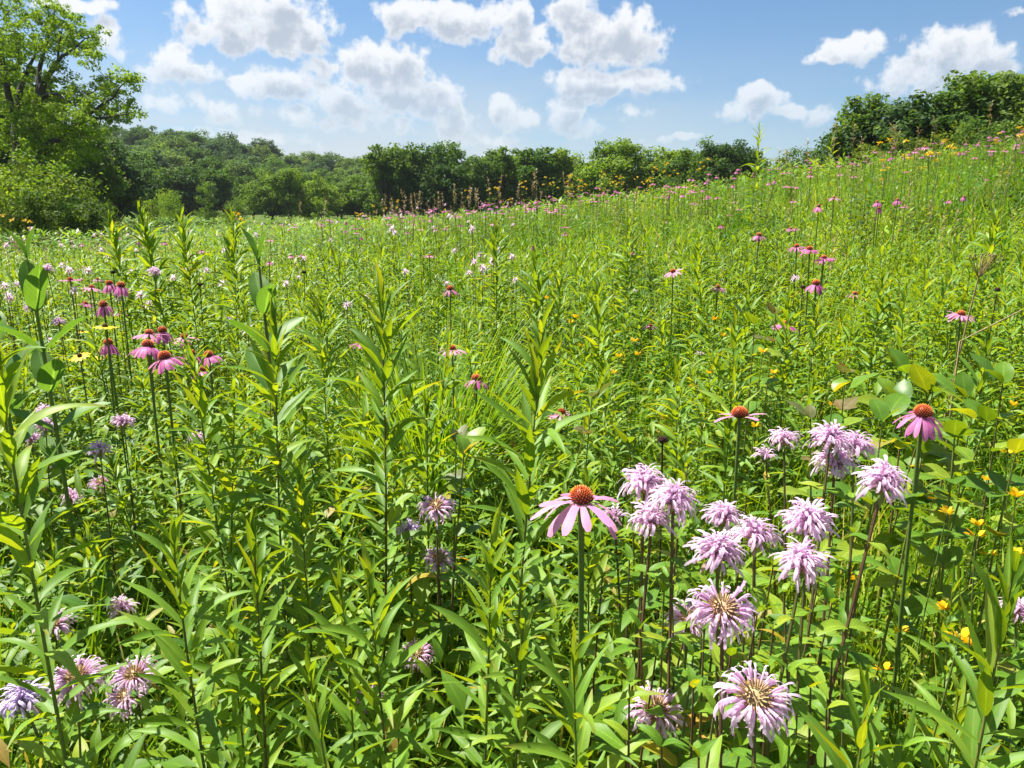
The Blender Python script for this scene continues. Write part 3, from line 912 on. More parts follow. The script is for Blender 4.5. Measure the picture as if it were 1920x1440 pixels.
# --- wooded hillside behind the flat end of the meadow
def sky_line(px):
    return float(np.interp(px, [120, 260, 330, 400, 440, 490, 530, 580, 640, 700, 760], [232, 238, 243, 250, 262, 268, 285, 287, 296, 303, 312]))
HL = 'broad green tree in the wood covering the far hillside'
for D, n, dy in ((178, 17, 0), (158, 15, 9), (138, 14, 22), (118, 13, 36), (100, 12, 52)):
    for i in range(n):
        px = 110 + (700 - 110) * (i + rng.uniform(.15, .85)) / n
        add_tree(px, sky_line(px) + dy + rng.uniform(-5, 9), D + rng.uniform(-7, 7), HL, 'trees of the wooded hillside', mat=rng.choice((0, 1, 3, 3, 3)), wide=rng.uniform(1.15, 1.6), hgt=None)  # mostly the cool foliage: distance haze put into the leaf colour
EL = 'tree along the foot of the wooded hill, counted from the thicket'
ORD1 = 'first second third fourth sixth seventh eighth ninth tenth eleventh twelfth fifth thirteenth'.split()
for i, (px, py, mat) in enumerate(((215, 300, 1), (255, 285, 1), (300, 305, 0), (345, 300, 1), (415, 305, 0), (470, 320, 1), (505, 312, 2), (540, 305, 2), (590, 318, 2), (630, 330, 1), (668, 318, 2), (380, 318, 1), (695, 335, 1))):
    add_tree(px, py + 16, 76 + rng.uniform(-4, 6), ORD1[i] + ' ' + EL, 'trees at the foot of the hill', mat=mat, wide=rng.uniform(1.05, 1.3))
for px, py, D, lb in ((385, 340, 58, 'bright rounded bush standing alone before the wood edge'), (288, 350, 60, 'small pale young tree at the wood edge by the shrub thicket'), (318, 362, 57, 'low pale bush between the young tree and the rounded bush'),
                      (440, 372, 60, 'low dark bush in front of the wood edge'), (600, 365, 62, 'low green bush where the wood meets the central tree row')):
    add_tree(px, py, D, lb, 'bushes along the wood edge', name='shrub', protos=SHRUBS, mat=1, wide=.9)
# --- row of trees behind the crest
CENTRE = [(716, 282, 66, 1, 'dark dense tree at the end of the crest row beside the wood'), (752, 280, 68, 1, None), (790, 284, 67, 1, None), (828, 287, 66, 1, None), (858, 278, 69, 0, 'tall pointed tree in the dark part of the crest row'),
          (900, 302, 66, 1, None), (940, 285, 68, 2, None), (978, 288, 69, 2, None), (1012, 284, 66, 0, None), (1048, 286, 67, 2, None), (1092, 300, 66, 2, 'low tree beside the feathery tallest tree of the crest row'),
          (1128, 276, 64, 0, 'airy tree with bare limbs next to the feathery tallest tree'), (1168, 266, 62, 2, 'feathery bright tallest tree of the row behind the crest'), (1222, 292, 62, 2, 'low yellow-green tree just beyond the feathery tallest tree'),
          (1258, 284, 61, 2, None), (1296, 286, 58, 1, None), (1330, 276, 56, 1, None), (1368, 272, 55, 1, 'dark dense tree at the end of the row, before the open gap'), (1398, 284, 55, 1, None)]
ORD = 'first second third fourth fifth sixth seventh eighth ninth tenth eleventh twelfth thirteenth fourteenth fifteenth sixteenth seventeenth eighteenth nineteenth twentieth'.split()
for i, (px, py, D, mat, lb) in enumerate(CENTRE):
    add_tree(px, py, D, lb or ORD[i] + ' tree of the crest row counted from the wooded hill', 'tree row behind the crest', mat=mat, wide=rng.uniform(.95, 1.2))
for i in range(20):
    px = 690 + 740 * (i + rng.uniform(.2, .8)) / 20
    add_tree(px, 318 + rng.uniform(-8, 8), 96 + rng.uniform(-5, 5), 'dim tree far behind the crest row, seen between trunks', 'trees far behind the crest row', mat=1, wide=1.3)
# --- hedge and trees on the high side
for i, (px, py, D) in enumerate(((1440, 296, 42), (1472, 288, 41), (1503, 278, 40), (1536, 272, 39), (1566, 268, 38))):
    add_tree(px, py, D, 'first second third fourth fifth'.split()[i] + ' olive shrub of the low hedge, counted towards the hilltop grove', 'hedge shrubs', name='shrub', protos=SHRUBS, mat=rng.choice((0, 2)), wide=1.0)
for px, py, D, mat, lb in ((1608, 218, 33, 1, 'dark tree at the low end of the hilltop grove'), (1655, 190, 33, 1, 'dark tree with sky gaps through its crown'), (1700, 192, 32, 3, 'tree between the gappy tree and the tall grove'),
                           (1750, 186, 32, 1, 'bright-topped tree on the slope of the grove'), (1800, 166, 31, 1, 'tall dark tree near the peak of the hilltop grove'), (1850, 145, 31, 1, 'tallest tree at the peak of the hilltop grove'), (1915, 155, 30, 3, 'tree at the frame edge of the hilltop grove'),
                           (1975, 165, 31, 1, 'hilltop tree past the frame edge')):
    add_tree(px, py, D, lb, 'hilltop grove', mat=mat, wide=1.25)  # mostly deep foliage: the grove's backlit shade is put into its colour
for px, py, D in ((1640, 262, 27), (1720, 250, 27), (1790, 232, 27), (1850, 225, 26), (1910, 215, 26), (1680, 240, 29)):
    add_tree(px, py, D, 'grey-green shrub under the hilltop grove', 'shrubs under the hilltop grove', name='shrub', protos=SHRUBS, mat=rng.choice((0, 2, 2)), wide=1.1)

# --- thicket and the big cottonwood
for px, py, D, mat in ((-30, 318, 25, 0), (15, 304, 25, 0), (58, 300, 25.5, 1), (98, 322, 25, 0), (130, 330, 26, 0), (160, 356, 27, 2), (40, 345, 23, 2), (185, 378, 29, 0), (0, 350, 22.5, 0), (82, 350, 23.5, 0), (120, 360, 24, 2), (160, 372, 25, 0), (30, 330, 24, 1)):
    add_tree(px, py, D, 'olive leafy shrub of the dense thicket below the cottonwood', 'thicket shrubs', name='shrub', protos=SHRUBS, mat=mat, wide=rng.uniform(.8, 1.15))
for px, py, D, mat, lb in ((20, 175, 40, 1, 'dark tree standing close behind the cottonwood trunk'), (95, 195, 41, 2, 'yellow-green tree behind the cottonwood limbs'), (160, 255, 42, 1, 'dark green tree at the edge of the thicket'), (205, 270, 46, 3, 'blue-green tree where thicket meets the wood'), (-60, 40, 38, 1, 'tall tree leaning in beyond the cottonwood')):
    add_tree(px, py, D, lb, 'trees round the cottonwood', mat=mat, wide=.95)

D0 = 31.0
hb = at(42, 330, D0); hb.z = T(hb.x, hb.y)
hero = thing('cottonwood_tree', hb, 'tall airy cottonwood with spreading dark limbs above the thicket', 'tree')
def hp(px, py, dd=0): return at(px, py, D0 + dd) - hb
limbs = [
    ('trunk', [Vector((0, 0, -.2)), hp(41, 330), hp(42, 290), hp(48, 255)], [.42, .34, .28, .24]),
    ('limb', [hp(45, 268), hp(62, 215, .2), hp(75, 180, .3), hp(86, 148, .2), hp(106, 118, 0), hp(130, 98, -.3), hp(160, 72, -.6)], [.22, .19, .16, .12, .08, .05, .02]),
    ('limb', [hp(74, 186, .3), hp(72, 150, .8), hp(80, 108, 1.0), hp(94, 60, 1.0), hp(102, 18, 1.0)], [.13, .11, .08, .05, .02]),
    ('limb', [hp(34, 330, .2), hp(28, 265, .5), hp(38, 165, 1.0), hp(56, 122, 1.2), hp(72, 88, 1.3)], [.24, .19, .12, .07, .02]),
    ('limb', [hp(52, 318, -.2), hp(88, 276, -.8), hp(120, 246, -1.2), hp(152, 228, -1.5), hp(190, 222, -1.8), hp(236, 214, -2.2)], [.2, .17, .13, .09, .05, .02]),
    ('limb', [hp(150, 229, -1.5), hp(182, 204, -1.6), hp(212, 184, -1.9), hp(238, 150, -2.0)], [.08, .06, .04, .015]),
    ('limb', [hp(78, 184, .3), hp(98, 176, -.5), hp(116, 182, -1.0), hp(140, 196, -1.5)], [.09, .07, .05, .02]),
    ('limb', [hp(42, 270), hp(22, 205, -.6), hp(6, 125, -1), hp(-12, 45, -1.2)], [.17, .13, .09, .03]),
    ('limb', [hp(108, 116, 0), hp(112, 80, .2), hp(120, 40, .4)], [.05, .035, .015]),
]
nodes = []
for nm, pts, rad in limbs:
    P2, R2 = [], []
    for i in range(len(pts) - 1):
        for s in (0, .5):
            j = Vector((rng.uniform(-1, 1), rng.uniform(-1, 1), rng.uniform(-1, 1))) * .05 * (1 if s else 0)
            P2.append(pts[i].lerp(pts[i + 1], s) + j); R2.append(rad[i] * (1 - s) + rad[i + 1] * s)
    P2.append(pts[-1]); R2.append(rad[-1])
    obj(nm, to_mesh(nm, tube(P2, R2, 8), [M_bark]), hero)
    nodes += P2
clus = [(100, 25, 42), (70, 42, 32), (128, 52, 30), (140, 85, 34), (178, 62, 24), (172, 88, 20), (166, 112, 24), (108, 78, 30), (72, 88, 26), (30, 60, 30), (18, 20, 32), (8, 100, 34), (22, 140, 30),
        (60, 130, 20), (118, 128, 20), (128, 152, 24), (95, 150, 14), (192, 162, 26), (236, 148, 26), (214, 178, 26), (242, 190, 16), (240, 210, 22), (212, 218, 26), (180, 206, 30), (150, 180, 26), (148, 212, 28), (116, 200, 28), (118, 222, 30),
        (36, 178, 30), (10, 200, 34), (70, 205, 30), (40, 225, 34), (80, 240, 30), (130, 262, 34), (96, 275, 34), (160, 252, 28), (12, 262, 40), (182, 236, 22), (60, 285, 30), (-20, 60, 40), (-25, 150, 40), (150, 290, 30), (120, 305, 26)]
cs, rs, tw = [], [], []
for (px, py, r) in clus:
    for rep in range(2 if r > 25 else 1):
        dd = rng.uniform(-1.9, 1.9) - (1.2 if px > 140 else 0)
        c = hp(px, py, dd); rr = r / FPX * D0
        nb = min(nodes, key=lambda q: (q - c).length + (0 if q.z < c.z + .3 else .6))
        tw.append(tube([nb, nb.lerp(c, .55) + Vector((0, 0, -.08)), c], [.028, .018, .006], 4))
        for k in range(int(r * .42)):
            v = Vector(nrng.normal(size=3)); v.normalize()
            q = c + Vector((v.x, v.y, v.z * .8)) * rr * (nrng.random() ** .5) * 1.1
            cs.append(np.array(q)); rs.append(.15 + .17 * nrng.random())
            if k % 3 == 0: tw.append(tube([c, q], [.008, .003], 3))
obj('twigs', to_mesh('twigs', join(tw), [M_bark]), hero)['kind'] = 'stuff'
cr = obj('crown', to_mesh('crown', clump_leaves(cs, rs, 42, .105, .5), [M_hero], smooth=False), hero)
print('trees', len(cr.data.polygons))

# ================================================================== flowers placed where they stand
KEYS = []        # photograph position and depth of each flower head, kept free of random stems
def head_at(px, py, w_px, size, zmin=.18):
    D = size * FPX / w_px
    P = at(px, py, D)
    while P.z - T(P.x, P.y) < zmin and D > .5:
        D *= .95; P = at(px, py, D)
    KEYS.append((px, py, D, w_px * .5))
    return P
MARKS = []       # named flowers, to say which plant stands beside which
USED = {}
def beside(x, y, noun='leafy goldenrod', other='leafy goldenrod in the thick mass filling the near meadow'):
    """says which named flower a plant stands next to; falls back to the shared label"""
    for P, lb in sorted(MARKS, key=lambda q: (q[0].x - x) ** 2 + (q[0].y - y) ** 2)[:4]:
        dx, dy = x - P.x, y - P.y
        if dx * dx + dy * dy > .3: break
        rel = 'in front of' if dy < -abs(dx) else 'behind' if dy > abs(dx) else 'beside'
        t_ = noun + ' ' + rel + ' the ' + ' '.join(lb.split(',')[0].split()[:9])
        if t_ not in USED:
            USED[t_] = 1
            return t_
    return other

TOCAM = Vector((1, 0, 0))     # turning about +X tips a head towards the eye
CF = [  # px, py(cone), width px, droop, pale, petals, missing, label
    (1090, 938, 150, 1, 1, 14, 0, 'largest pale pink coneflower, petals spread wide, on a thick green stem'),
    (1387, 780, 82, 0, 1, 9, .35, 'ragged coneflower with few pale petals and bulky orange cone'),
    (1730, 778, 84, 2, 0, 18, 0, 'full pink coneflower with drooping skirt of petals above broad leaves'),
    (893, 712, 46, 2, 0, 12, .1, 'magenta coneflower with spiky cone beside the grass tuft'),
    (826, 740, 38, 1, 0, 10, .2, 'ragged small coneflower in the dark shade of the grass tuft'),
    (848, 655, 48, 1, 1, 13, 0, 'flat open coneflower at the foot of the grass tuft'),
    (844, 543, 32, 2, 0, 9, .2, 'coneflower with sparse drooping petals and yellow-topped cone above the grass tuft'),
    (675, 645, 40, 1, 0, 12, 0, 'bright pink coneflower half hidden by the tall goldenrod top'),
    (1053, 775, 54, 1, 1, 12, .3, 'faded coneflower peeking behind a tall goldenrod stem'),
    (842, 612, 22, 1, 1, 10, .3, 'tiny pale coneflower between the grass tuft blades'),
    (280, 627, 54, 1, 1, 12, .2, 'coneflower with lopsided pale petals in the thick cluster'),
    (305, 622, 34, 3, 0, 14, 0, 'coneflower with petals hanging straight down at the top of the cluster'),
    (277, 650, 56, 2, 0, 17, 0, 'coneflower with rounded skirt in the middle of the cluster'),
    (310, 672, 60, 2, 0, 18, 0, 'biggest coneflower of the cluster, with a deep pink skirt'),
    (358, 664, 38, 2, 0, 14, 0, 'coneflower behind goldenrod tip beside the biggest of the cluster'),
    (392, 668, 44, 2, 0, 14, .1, 'coneflower with splayed petals at the outer end of the cluster'),
    (379, 696, 36, 2, 0, 14, 0, 'lowest coneflower of the cluster, under the goldenrod tip'),
    (346, 633, 44, 1, 1, 10, .2, 'flat faded coneflower at the back of the cluster'),
    (203, 645, 34, 3, 0, 14, 0, 'lone coneflower with closed hanging petals beside black-eyed flowers'),
    (194, 573, 32, 3, 0, 14, 0, 'deep pink coneflower with folded petals above the black-eyed flowers'),
    (205, 533, 26, 3, 0, 14, 0, 'hanging-petalled coneflower of the back pair, paler one'),
    (227, 537, 30, 3, 0, 15, 0, 'hanging-petalled coneflower of the back pair, darker one'),
    (172, 540, 34, 1, 1, 12, .1, 'open coneflower beside the hanging pair'),
    (132, 526, 38, 0, 0, 13, 0, 'bright open coneflower near the milkweed'),
    (183, 524, 20, 1, 0, 12, 0, 'small coneflower behind the bright open one'),
    (160, 570, 30, 1, 0, 12, .1, 'pink coneflower between bergamots and the folded one'),
    (228, 588, 26, 1, 0, 10, .2, 'dull low coneflower below the hanging pair'),
    (1470, 610, 48, 1, 0, 15, 0, 'pink coneflower with tall dark cone over goldenrod leaves'),
    (1530, 533, 36, 2, 0, 15, 0, 'violet-pink coneflower with drooping petals above the goldenrods'),
    (1603, 552, 32, 1, 1, 9, .4, 'coneflower that has lost most petals, orange cone left'),
    (1345, 540, 34, 1, 1, 12, 0, 'pale flat coneflower on a thin dark stem'),
    (1262, 510, 34, 1, 1, 12, 0, 'pale coneflower rising between two goldenrod spires'),
    (1220, 612, 30, 1, 0, 11, .2, 'mauve coneflower sunk among goldenrods'),
    (1545, 485, 38, 1, 0, 15, 0, 'lowest coneflower of the hillside trio'),
    (1518, 468, 38, 1, 0, 14, 0, 'widest coneflower of the hillside trio'),
    (1494, 463, 32, 1, 0, 12, .2, 'raggedest coneflower of the hillside trio'),
    (1423, 442, 25, 2, 0, 13, 0, 'single coneflower with neat skirt above goldenrod tips on the slope'),
    (1802, 590, 46, 1, 1, 14, 0, 'pale pink coneflower beside the straw-coloured stalk'),
    (1185, 477, 22, 1, 1, 12, 0, None), (805, 480, 22, 1, 0, 12, 0, None), (545, 480, 16, 2, 0, 12, 0, None), (505, 492, 18, 2, 0, 12, 0, None), (405, 510, 16, 1, 0, 12, 0, None), (309, 455, 14, 2, 0, 12, 0, None),
    (1535, 388, 23, 2, 0, 14, 0, None), (1487, 378, 15, 1, 0, 12, 0, None), (1563, 372, 22, 1, 0, 12, 0, None), (1645, 380, 20, 2, 0, 12, 0, None), (1683, 376, 20, 2, 0, 12, 0, None), (1696, 388, 18, 1, 0, 12, 0, None), (1648, 392, 16, 3, 0, 12, 0, None),
    (1778, 377, 16, 2, 0, 12, 0, None), (1800, 397, 15, 1, 0, 12, 0, None), (1640, 410, 18, 1, 1, 12, 0, None), (1345, 371, 15, 1, 0, 12, 0, None), (1323, 373, 12, 1, 0, 12, 0, None), (1352, 424, 15, 2, 0, 12, 0, None), (1245, 417, 15, 1, 1, 12, 0, None),
    (1367, 404, 14, 0, 0, 12, 0, None), (1851, 338, 15, 0, 1, 12, 0, None), (1374, 390, 11, 1, 0, 12, 0, None), (1735, 277, 17, 1, 0, 12, 0, None), (1715, 285, 14, 1, 0, 12, 0, None), (1640, 285, 13, 1, 0, 12, 0, None), (1885, 283, 15, 1, 0, 12, 0, None),
    (1690, 432, 18, 0, 1, 12, 0, None), (1720, 428, 18, 0, 1, 12, 0, None), (1520, 330, 14, 1, 0, 12, 0, None), (1270, 350, 12, 1, 0, 12, 0, None), (1225, 345, 11, 1, 0, 12, 0, None), (1120, 352, 12, 1, 0, 12, 0, None), (910, 382, 14, 2, 0, 12, 0, None), (945, 388, 12, 1, 0, 12, 0, None), (985, 386, 10, 2, 0, 12, 0, None),
]
SLOPE = 'small pink coneflower scattered far up the grassy slope'
ncf = 0
for i, (px, py, wpx, dr, pale, n, gone, lb) in enumerate(CF):
    rg = random.Random(40 + i)
    size = (.096, .094, .082, .066)[dr]
    P = head_at(px, py, wpx, size)
    if lb:
        MARKS.append((P, lb))
        add_coneflower(P, rg, lb, 'coneflowers standing among the leaves', dr, bool(pale), n + 2, gone=gone, tilt=.3 if i > 2 else .03 if i == 0 else .12, aim=TOCAM if i in (0, 2) else None, L=.051 if i == 0 else .045, cone=1.25 if i == 1 else 1.15 if dr > 1 else 1.0)
    else:
        z = T(P.x, P.y); h = P.z - z
        o = obj('coneflower', CFAR[{0: 3, 1: 0, 2: 1, 3: 5}[dr]] if not pale else CFAR[3], None)
        o.location = (P.x, P.y, z); o.scale = (1, 1, 1); o.rotation_euler = (0, 0, rg.uniform(0, 6))
        k = h / .9; o.scale = (1, 1, k)
        tag(o, SLOPE if px > 1000 else 'small pink coneflower over the goldenrods of the flatter meadow', 'flower', 'small coneflowers on the slope')
    ncf += 1

BG = [  # px, py, width px, kind, label   (kind: f full, s spent, y young, l bluish, shade put into the colour)
    (1208, 912, 92, 'f', 'bergamot head at the back of the crowded pair beside the largest coneflower'), (1262, 945, 98, 'f', 'biggest bergamot head in the crowded pair beside the largest coneflower'), (1222, 982, 96, 'f', 'lowest bergamot head in the crowd beside the largest coneflower'),
    (1152, 975, 64, 'y', 'half-open bergamot tucked under the petals of the largest coneflower'), (1470, 828, 64, 'f', 'small bergamot head on a long dark stem below the ragged coneflower'), (1435, 860, 52, 'y', 'bergamot with only a few petals open on a dark stem'),
    (1556, 830, 84, 'f', 'rear bergamot head of the double cluster'), (1602, 842, 80, 'f', 'side bergamot head of the double cluster'), (1565, 872, 82, 'f', 'front bergamot head of the double cluster'), (1655, 910, 104, 'f', 'bergamot on a leaning maroon stem near the drooping coneflower'),
    (1358, 975, 78, 'f', 'bergamot behind the pair of pale heads in the middle of the patch'), (1415, 1012, 96, 'f', 'bergamot with salmon throat in the middle of the patch'), (1345, 1042, 104, 'f', 'round lilac-pink bergamot in front of the salmon-throated one'), (1515, 985, 104, 'f', 'broad bergamot head standing above its twin'),
    (1505, 1062, 108, 'f', 'broad bergamot head below its twin, with upright petals'), (1355, 1142, 122, 's', 'bergamot going to seed with brown centre above the yellowing leaves'), (1292, 1162, 84, 's', 'small seeding bergamot beside the brown-centred one'),
    (1415, 1308, 138, 's', 'largest bergamot, tan centre ringed by ragged lilac petals'), (1232, 1330, 98, 's', 'tan-centred bergamot with pale petals beside the largest one'),
    (818, 950, 66, 's', 'faded bergamot with pale yellowish centre, topmost of the central three'), (768, 998, 58, 'l', 'bluish bergamot in shade, of the central three'), (822, 1048, 60, 's', 'pink bergamot with upright petals, lowest of the central three'),
    (782, 1225, 62, 's', 'bergamot half hidden behind goldenrod leaves low in the centre'), (690, 1310, 62, 's', 'withered bergamot low among goldenrod stems'),
    (232, 795, 46, 'f', 'bergamot on a dark stem under the coneflower cluster'), (187, 848, 50, 'f', 'flat bergamot below the one under the coneflowers'), (83, 775, 40, 'f', 'bergamot at the top of the shaded trio'), (86, 803, 46, 'f', 'middle bergamot of the shaded trio'), (58, 826, 42, 'f', 'lowest bergamot of the shaded trio'),
    (110, 868, 36, 'f', 'small bergamot under the shaded trio'), (190, 905, 42, 's', 'dull bergamot among crossing leaves'), (135, 935, 42, 'f', 'bergamot low between leaning leaf blades'), (370, 825, 38, 'f', 'bergamot hidden behind slender goldenrod stems'),
    (102, 1172, 64, 's', 'bergamot with tan centre beside the tall reddish stem'), (228, 1143, 56, 'f', 'bergamot glimpsed through long grass'), (145, 1270, 90, 's', 'big seeding bergamot with round tan centre'), (252, 1266, 76, 's', 'bergamot with petals on one side, upper of a touching pair'), (236, 1306, 70, 's', 'bergamot with hanging petals, lower of a touching pair'),
    (45, 1320, 92, 'l', 'shaded bluish bergamot in the bottom corner'), (1905, 1150, 70, 'f', 'bergamot cut by the frame edge behind goldenrod leaves'),
    (290, 512, 28, 'f', 'upright pale bergamot above the goldenrod tops'), (44, 535, 30, 'f', 'bergamot under the milkweed leaves'), (75, 550, 28, 'f', 'bergamot beside the milkweed stem'), (60, 578, 32, 'f', 'bergamot below the milkweed'),
    (110, 606, 28, 'f', 'bergamot behind the folded coneflower'), (88, 507, 28, 'f', 'bergamot level with the milkweed top leaves'),
]
for px, py, wpx in ((95, 637, 20), (10, 537, 24), (140, 546, 24), (225, 560, 22), (325, 522, 20), (345, 508, 20), (130, 508, 24), (20, 560, 22), (890, 492, 20), (906, 503, 22), (921, 498, 20), (925, 486, 20), (968, 525, 20), (880, 512, 18), (735, 430, 17), (885, 430, 18), (960, 482, 18), (932, 470, 18), (900, 478, 18),
                (1312, 663, 22), (1625, 705, 24), (1190, 545, 14), (838, 532, 18), (740, 437, 14), (25, 445, 16), (12, 460, 14), (60, 430, 12), (770, 478, 14), (700, 500, 13), (1490, 522, 20), (1500, 520, 18), (205, 480, 14), (255, 470, 12), (480, 440, 12), (620, 450, 12), (420, 470, 14), (560, 520, 14)):
    BG.append((px, py, wpx, 'x', None))
for i, (px, py, wpx, kd, lb) in enumerate(BG):
    rg = random.Random(140 + i)
    dia = .0575 if kd != 's' else .059
    P = head_at(px, py, wpx, .064 if kd != 'x' else .058)
    if kd == 'x':
        z = T(P.x, P.y); o = obj('wild_bergamot', rg.choice(BFAR)); o.location = (P.x, P.y, z); k = (P.z - z) / .8
        o.scale = (1, 1, k); o.rotation_euler = (0, 0, rg.uniform(0, 6))
        tag(o, 'small pale bergamot flower in the further meadow', 'flower', 'small bergamots in the further meadow')
        continue
    close = wpx > 70
    MARKS.append((P, lb))
    lean = {1655: (-.12, .04), 1435: (.08, .02), 1470: (.04, .02), 45: (.12, .05), 252: (-.03, .02)}.get(px, (rg.uniform(-.04, .04), rg.uniform(-.02, .05)))
    add_bergamot(P, rg, lb, 'bergamots in bloom', dia, n=((76 if kd != 's' else 52) if close else 44) if kd != 'y' else 18, spent=kd == 's', tilt=.35 if kd == 's' else .22, aim=TOCAM if kd == 's' else None,
                 lilac=kd == 'l', young=kd == 'y', lean=lean, leaves=7 if close else 4)

# --- leafy shoots of bergamot without flowers round the near patch
for i, (px, py, D) in enumerate(((1245, 1110, .95), (1300, 1230, .85), (1450, 1180, .9), (1560, 1130, 1.05), (1180, 1050, 1.05), (1480, 1260, .8), (1290, 870, 1.5), (1400, 930, 1.3), (1600, 1000, 1.15), (1340, 1330, .72), (1520, 900, 1.4), (1240, 1400, .72), (1480, 1400, .75), (1130, 1080, 1.15), (1400, 1090, 1.0), (1440, 1250, .82), (1320, 1180, .9), (1200, 1180, .95), (1560, 1240, .85), (1270, 1010, 1.1), (1470, 1110, 1.0), (1330, 1110, 1.0), (1500, 1190, .92), (1610, 1090, 1.1), (1180, 1280, .85), (1390, 1400, .72), (1310, 1420, .7), (1550, 1330, .8), (1260, 1090, 1.02), (1420, 1150, .95), (1230, 1230, .9), (1370, 1230, .86), (1300, 1290, .82), (1520, 1290, .84), (1200, 1120, 1.0), (1350, 1060, 1.1), (1450, 1060, 1.1), (1540, 1060, 1.1), (1580, 1180, .98), (1290, 1160, .98))):
    rg = random.Random(220 + i)
    P = at(px, py, D); b = Vector((P.x + rg.uniform(-.05, .05), P.y + rg.uniform(0, .06), 0)); b.z = T(b.x, b.y)
    th = thing('bergamot_shoot', b, beside(b.x, b.y, 'flowerless bergamot shoot', 'flowerless bergamot shoot in the blooming patch'), 'plant', 'flowerless bergamot shoots')
    top = P - b; pts = stem_pts((0, 0, 0), top, 5, .02, rg)
    obj('stem', to_mesh('stem', tube(pts, [.0028, .0026, .0024, .002, .0017, .001], 4), [M_rstem]), th)
    ph = rg.uniform(0, 3)
    for k in range(7):
        p = along(pts, 1 - .09 * k)
        L = (.028, .045, .06, .07, .075, .075, .07)[k]
        for q in (0, math.pi):
            obj('leaf', rg.choice(BERG0_ME), th, leafM(p, ph + q, (.9, .5, .25, .1, 0, -.1, -.2)[k] + rg.uniform(-.15, .15), L * rg.uniform(.85, 1.15), rg.uniform(-.2, .2)))
        ph += math.pi / 2 + rg.uniform(-.25, .25)

# --- yellow trefoil, low in the gap
TREF_PET = to_mesh('blossom', join([leaf(1, .85, 'oval', 4, 2, .9, -.5, .2), leaf(.8, .4, 'oval', 3, 2, .1, .5, .6).tf(Matrix.Translation((0, .1, 0))), leaf(.8, .4, 'oval', 3, 2, -.1, .4, .6).tf(leafM((.1, .05, 0), R(70), 0))]), [M_yel])
TREF_LEAF = to_mesh('leaf', leaf(1, .6, 'oval', 3, 2, .1, -.4, .2), [M_grass])
TF = [(1800, 1195, 36), (1815, 1205, 24), (1688, 1185, 26), (1768, 1142, 20), (1655, 1256, 28), (1760, 1262, 18), (1603, 1086, 20), (1640, 1405, 24), (1776, 962, 22), (1830, 1005, 26), (1832, 985, 18), (1853, 1040, 22), (1770, 972, 18), (1905, 1040, 20), (1518, 1345, 22), (1545, 1355, 20), (1562, 1360, 18),
      (1520, 1405, 20), (1532, 1410, 16), (1515, 1320, 16), (1395, 1180, 18), (1390, 1070, 16), (1750, 935, 18), (1905, 930, 22), (1245, 785, 12), (1160, 670, 12), (1195, 665, 12), (1190, 640, 12), (1080, 595, 11), (1070, 605, 11), (1340, 600, 12), (1330, 700, 12), (1150, 700, 12), (1415, 800, 14), (1430, 660, 14), (1355, 630, 12),
      (1560, 760, 12), (1600, 820, 12), (1450, 700, 12), (1025, 560, 10), (1090, 650, 11), (1120, 740, 12), (1900, 760, 14), (1890, 850, 18), (1850, 900, 16)]
for i, (px, py, wpx) in enumerate(TF):
    rg = random.Random(420 + i)
    D = .021 * FPX / wpx
    P = at(px, py, D)
    while P.z - T(P.x, P.y) < .10: D *= .96; P = at(px, py, D)
    if wpx >= 18: KEYS.append((px, py, D, wpx * .6))
    b = Vector((P.x + rg.uniform(-.03, .03), P.y + rg.uniform(-.02, .04), 0)); b.z = T(b.x, b.y)
    th = thing('trefoil_flower', b, 'small yellow trefoil blossom cluster low in the grassy gap' if px > 1480 and py > 900 else 'tiny yellow blossom cluster down among the goldenrods', 'flower', 'yellow trefoil flowers')
    top = P - b
    obj('stem', to_mesh('stem', tube(stem_pts((0, 0, 0), top, 4, .02, rg), [.0011] * 5, 4), [M_stem]), th)
    nb = rg.choice((2, 3, 4, 5)) if wpx > 15 else 3
    for k in range(nb):
        ph = 2 * math.pi * k / nb + rg.uniform(-.3, .3)
        obj('blossom', TREF_PET, th, leafM((top.x + .004 * math.cos(ph), top.y + .004 * math.sin(ph), top.z), ph, rg.uniform(.1, .5), .0145 * rg.uniform(.85, 1.15)))
    for k in range(5):
        ph = rg.uniform(0, 6.28)
        obj('leaf', TREF_LEAF, th, leafM(top * rg.uniform(.5, .95), ph, rg.uniform(0, .7), .012))

# --- black-eyed flowers near the coneflower cluster
for i, (px, py, wpx, lb) in enumerate(((197, 613, 46, 'golden black-eyed flower, topmost, above the hanging coneflower'), (155, 622, 24, 'small golden flower seen from the side among bergamots'), (150, 668, 40, 'golden black-eyed flower with dark disc below the hanging coneflower'), (188, 670, 28, 'golden black-eyed flower half behind the hanging coneflower stem'))):
    rg = random.Random(470 + i)
    P = head_at(px, py, wpx, .062)
    b = Vector((P.x, P.y + .02, T(P.x, P.y)))
    th = thing('black_eyed_flower', b, lb, 'flower', 'black-eyed flowers')
    top = P - b
    pts = stem_pts((0, 0, 0), top, 4, .01, rg)
    obj('stem', to_mesh('stem', tube(pts, [.0022] * 5, 5), [M_stem]), th)
    gs = daisy_geo(12, .024, .36, .007, .009, 0, 1)
    H = Matrix.Translation(top) @ head_tilt(rg, .35)
    obj('disc', to_mesh('disc', Geo(gs[0].V, gs[0].Q), [M_brown]), th, H)
    for q in gs[1:]: obj('petal', to_mesh('petal', Geo(q.V, q.Q, q.UV), [M_yel]), th, H)
    for k in range(4): obj('leaf', rg.choice(CLEAF_ME), th, leafM(along(pts, .2 + .17 * k), rg.uniform(0, 6), .4, .08))

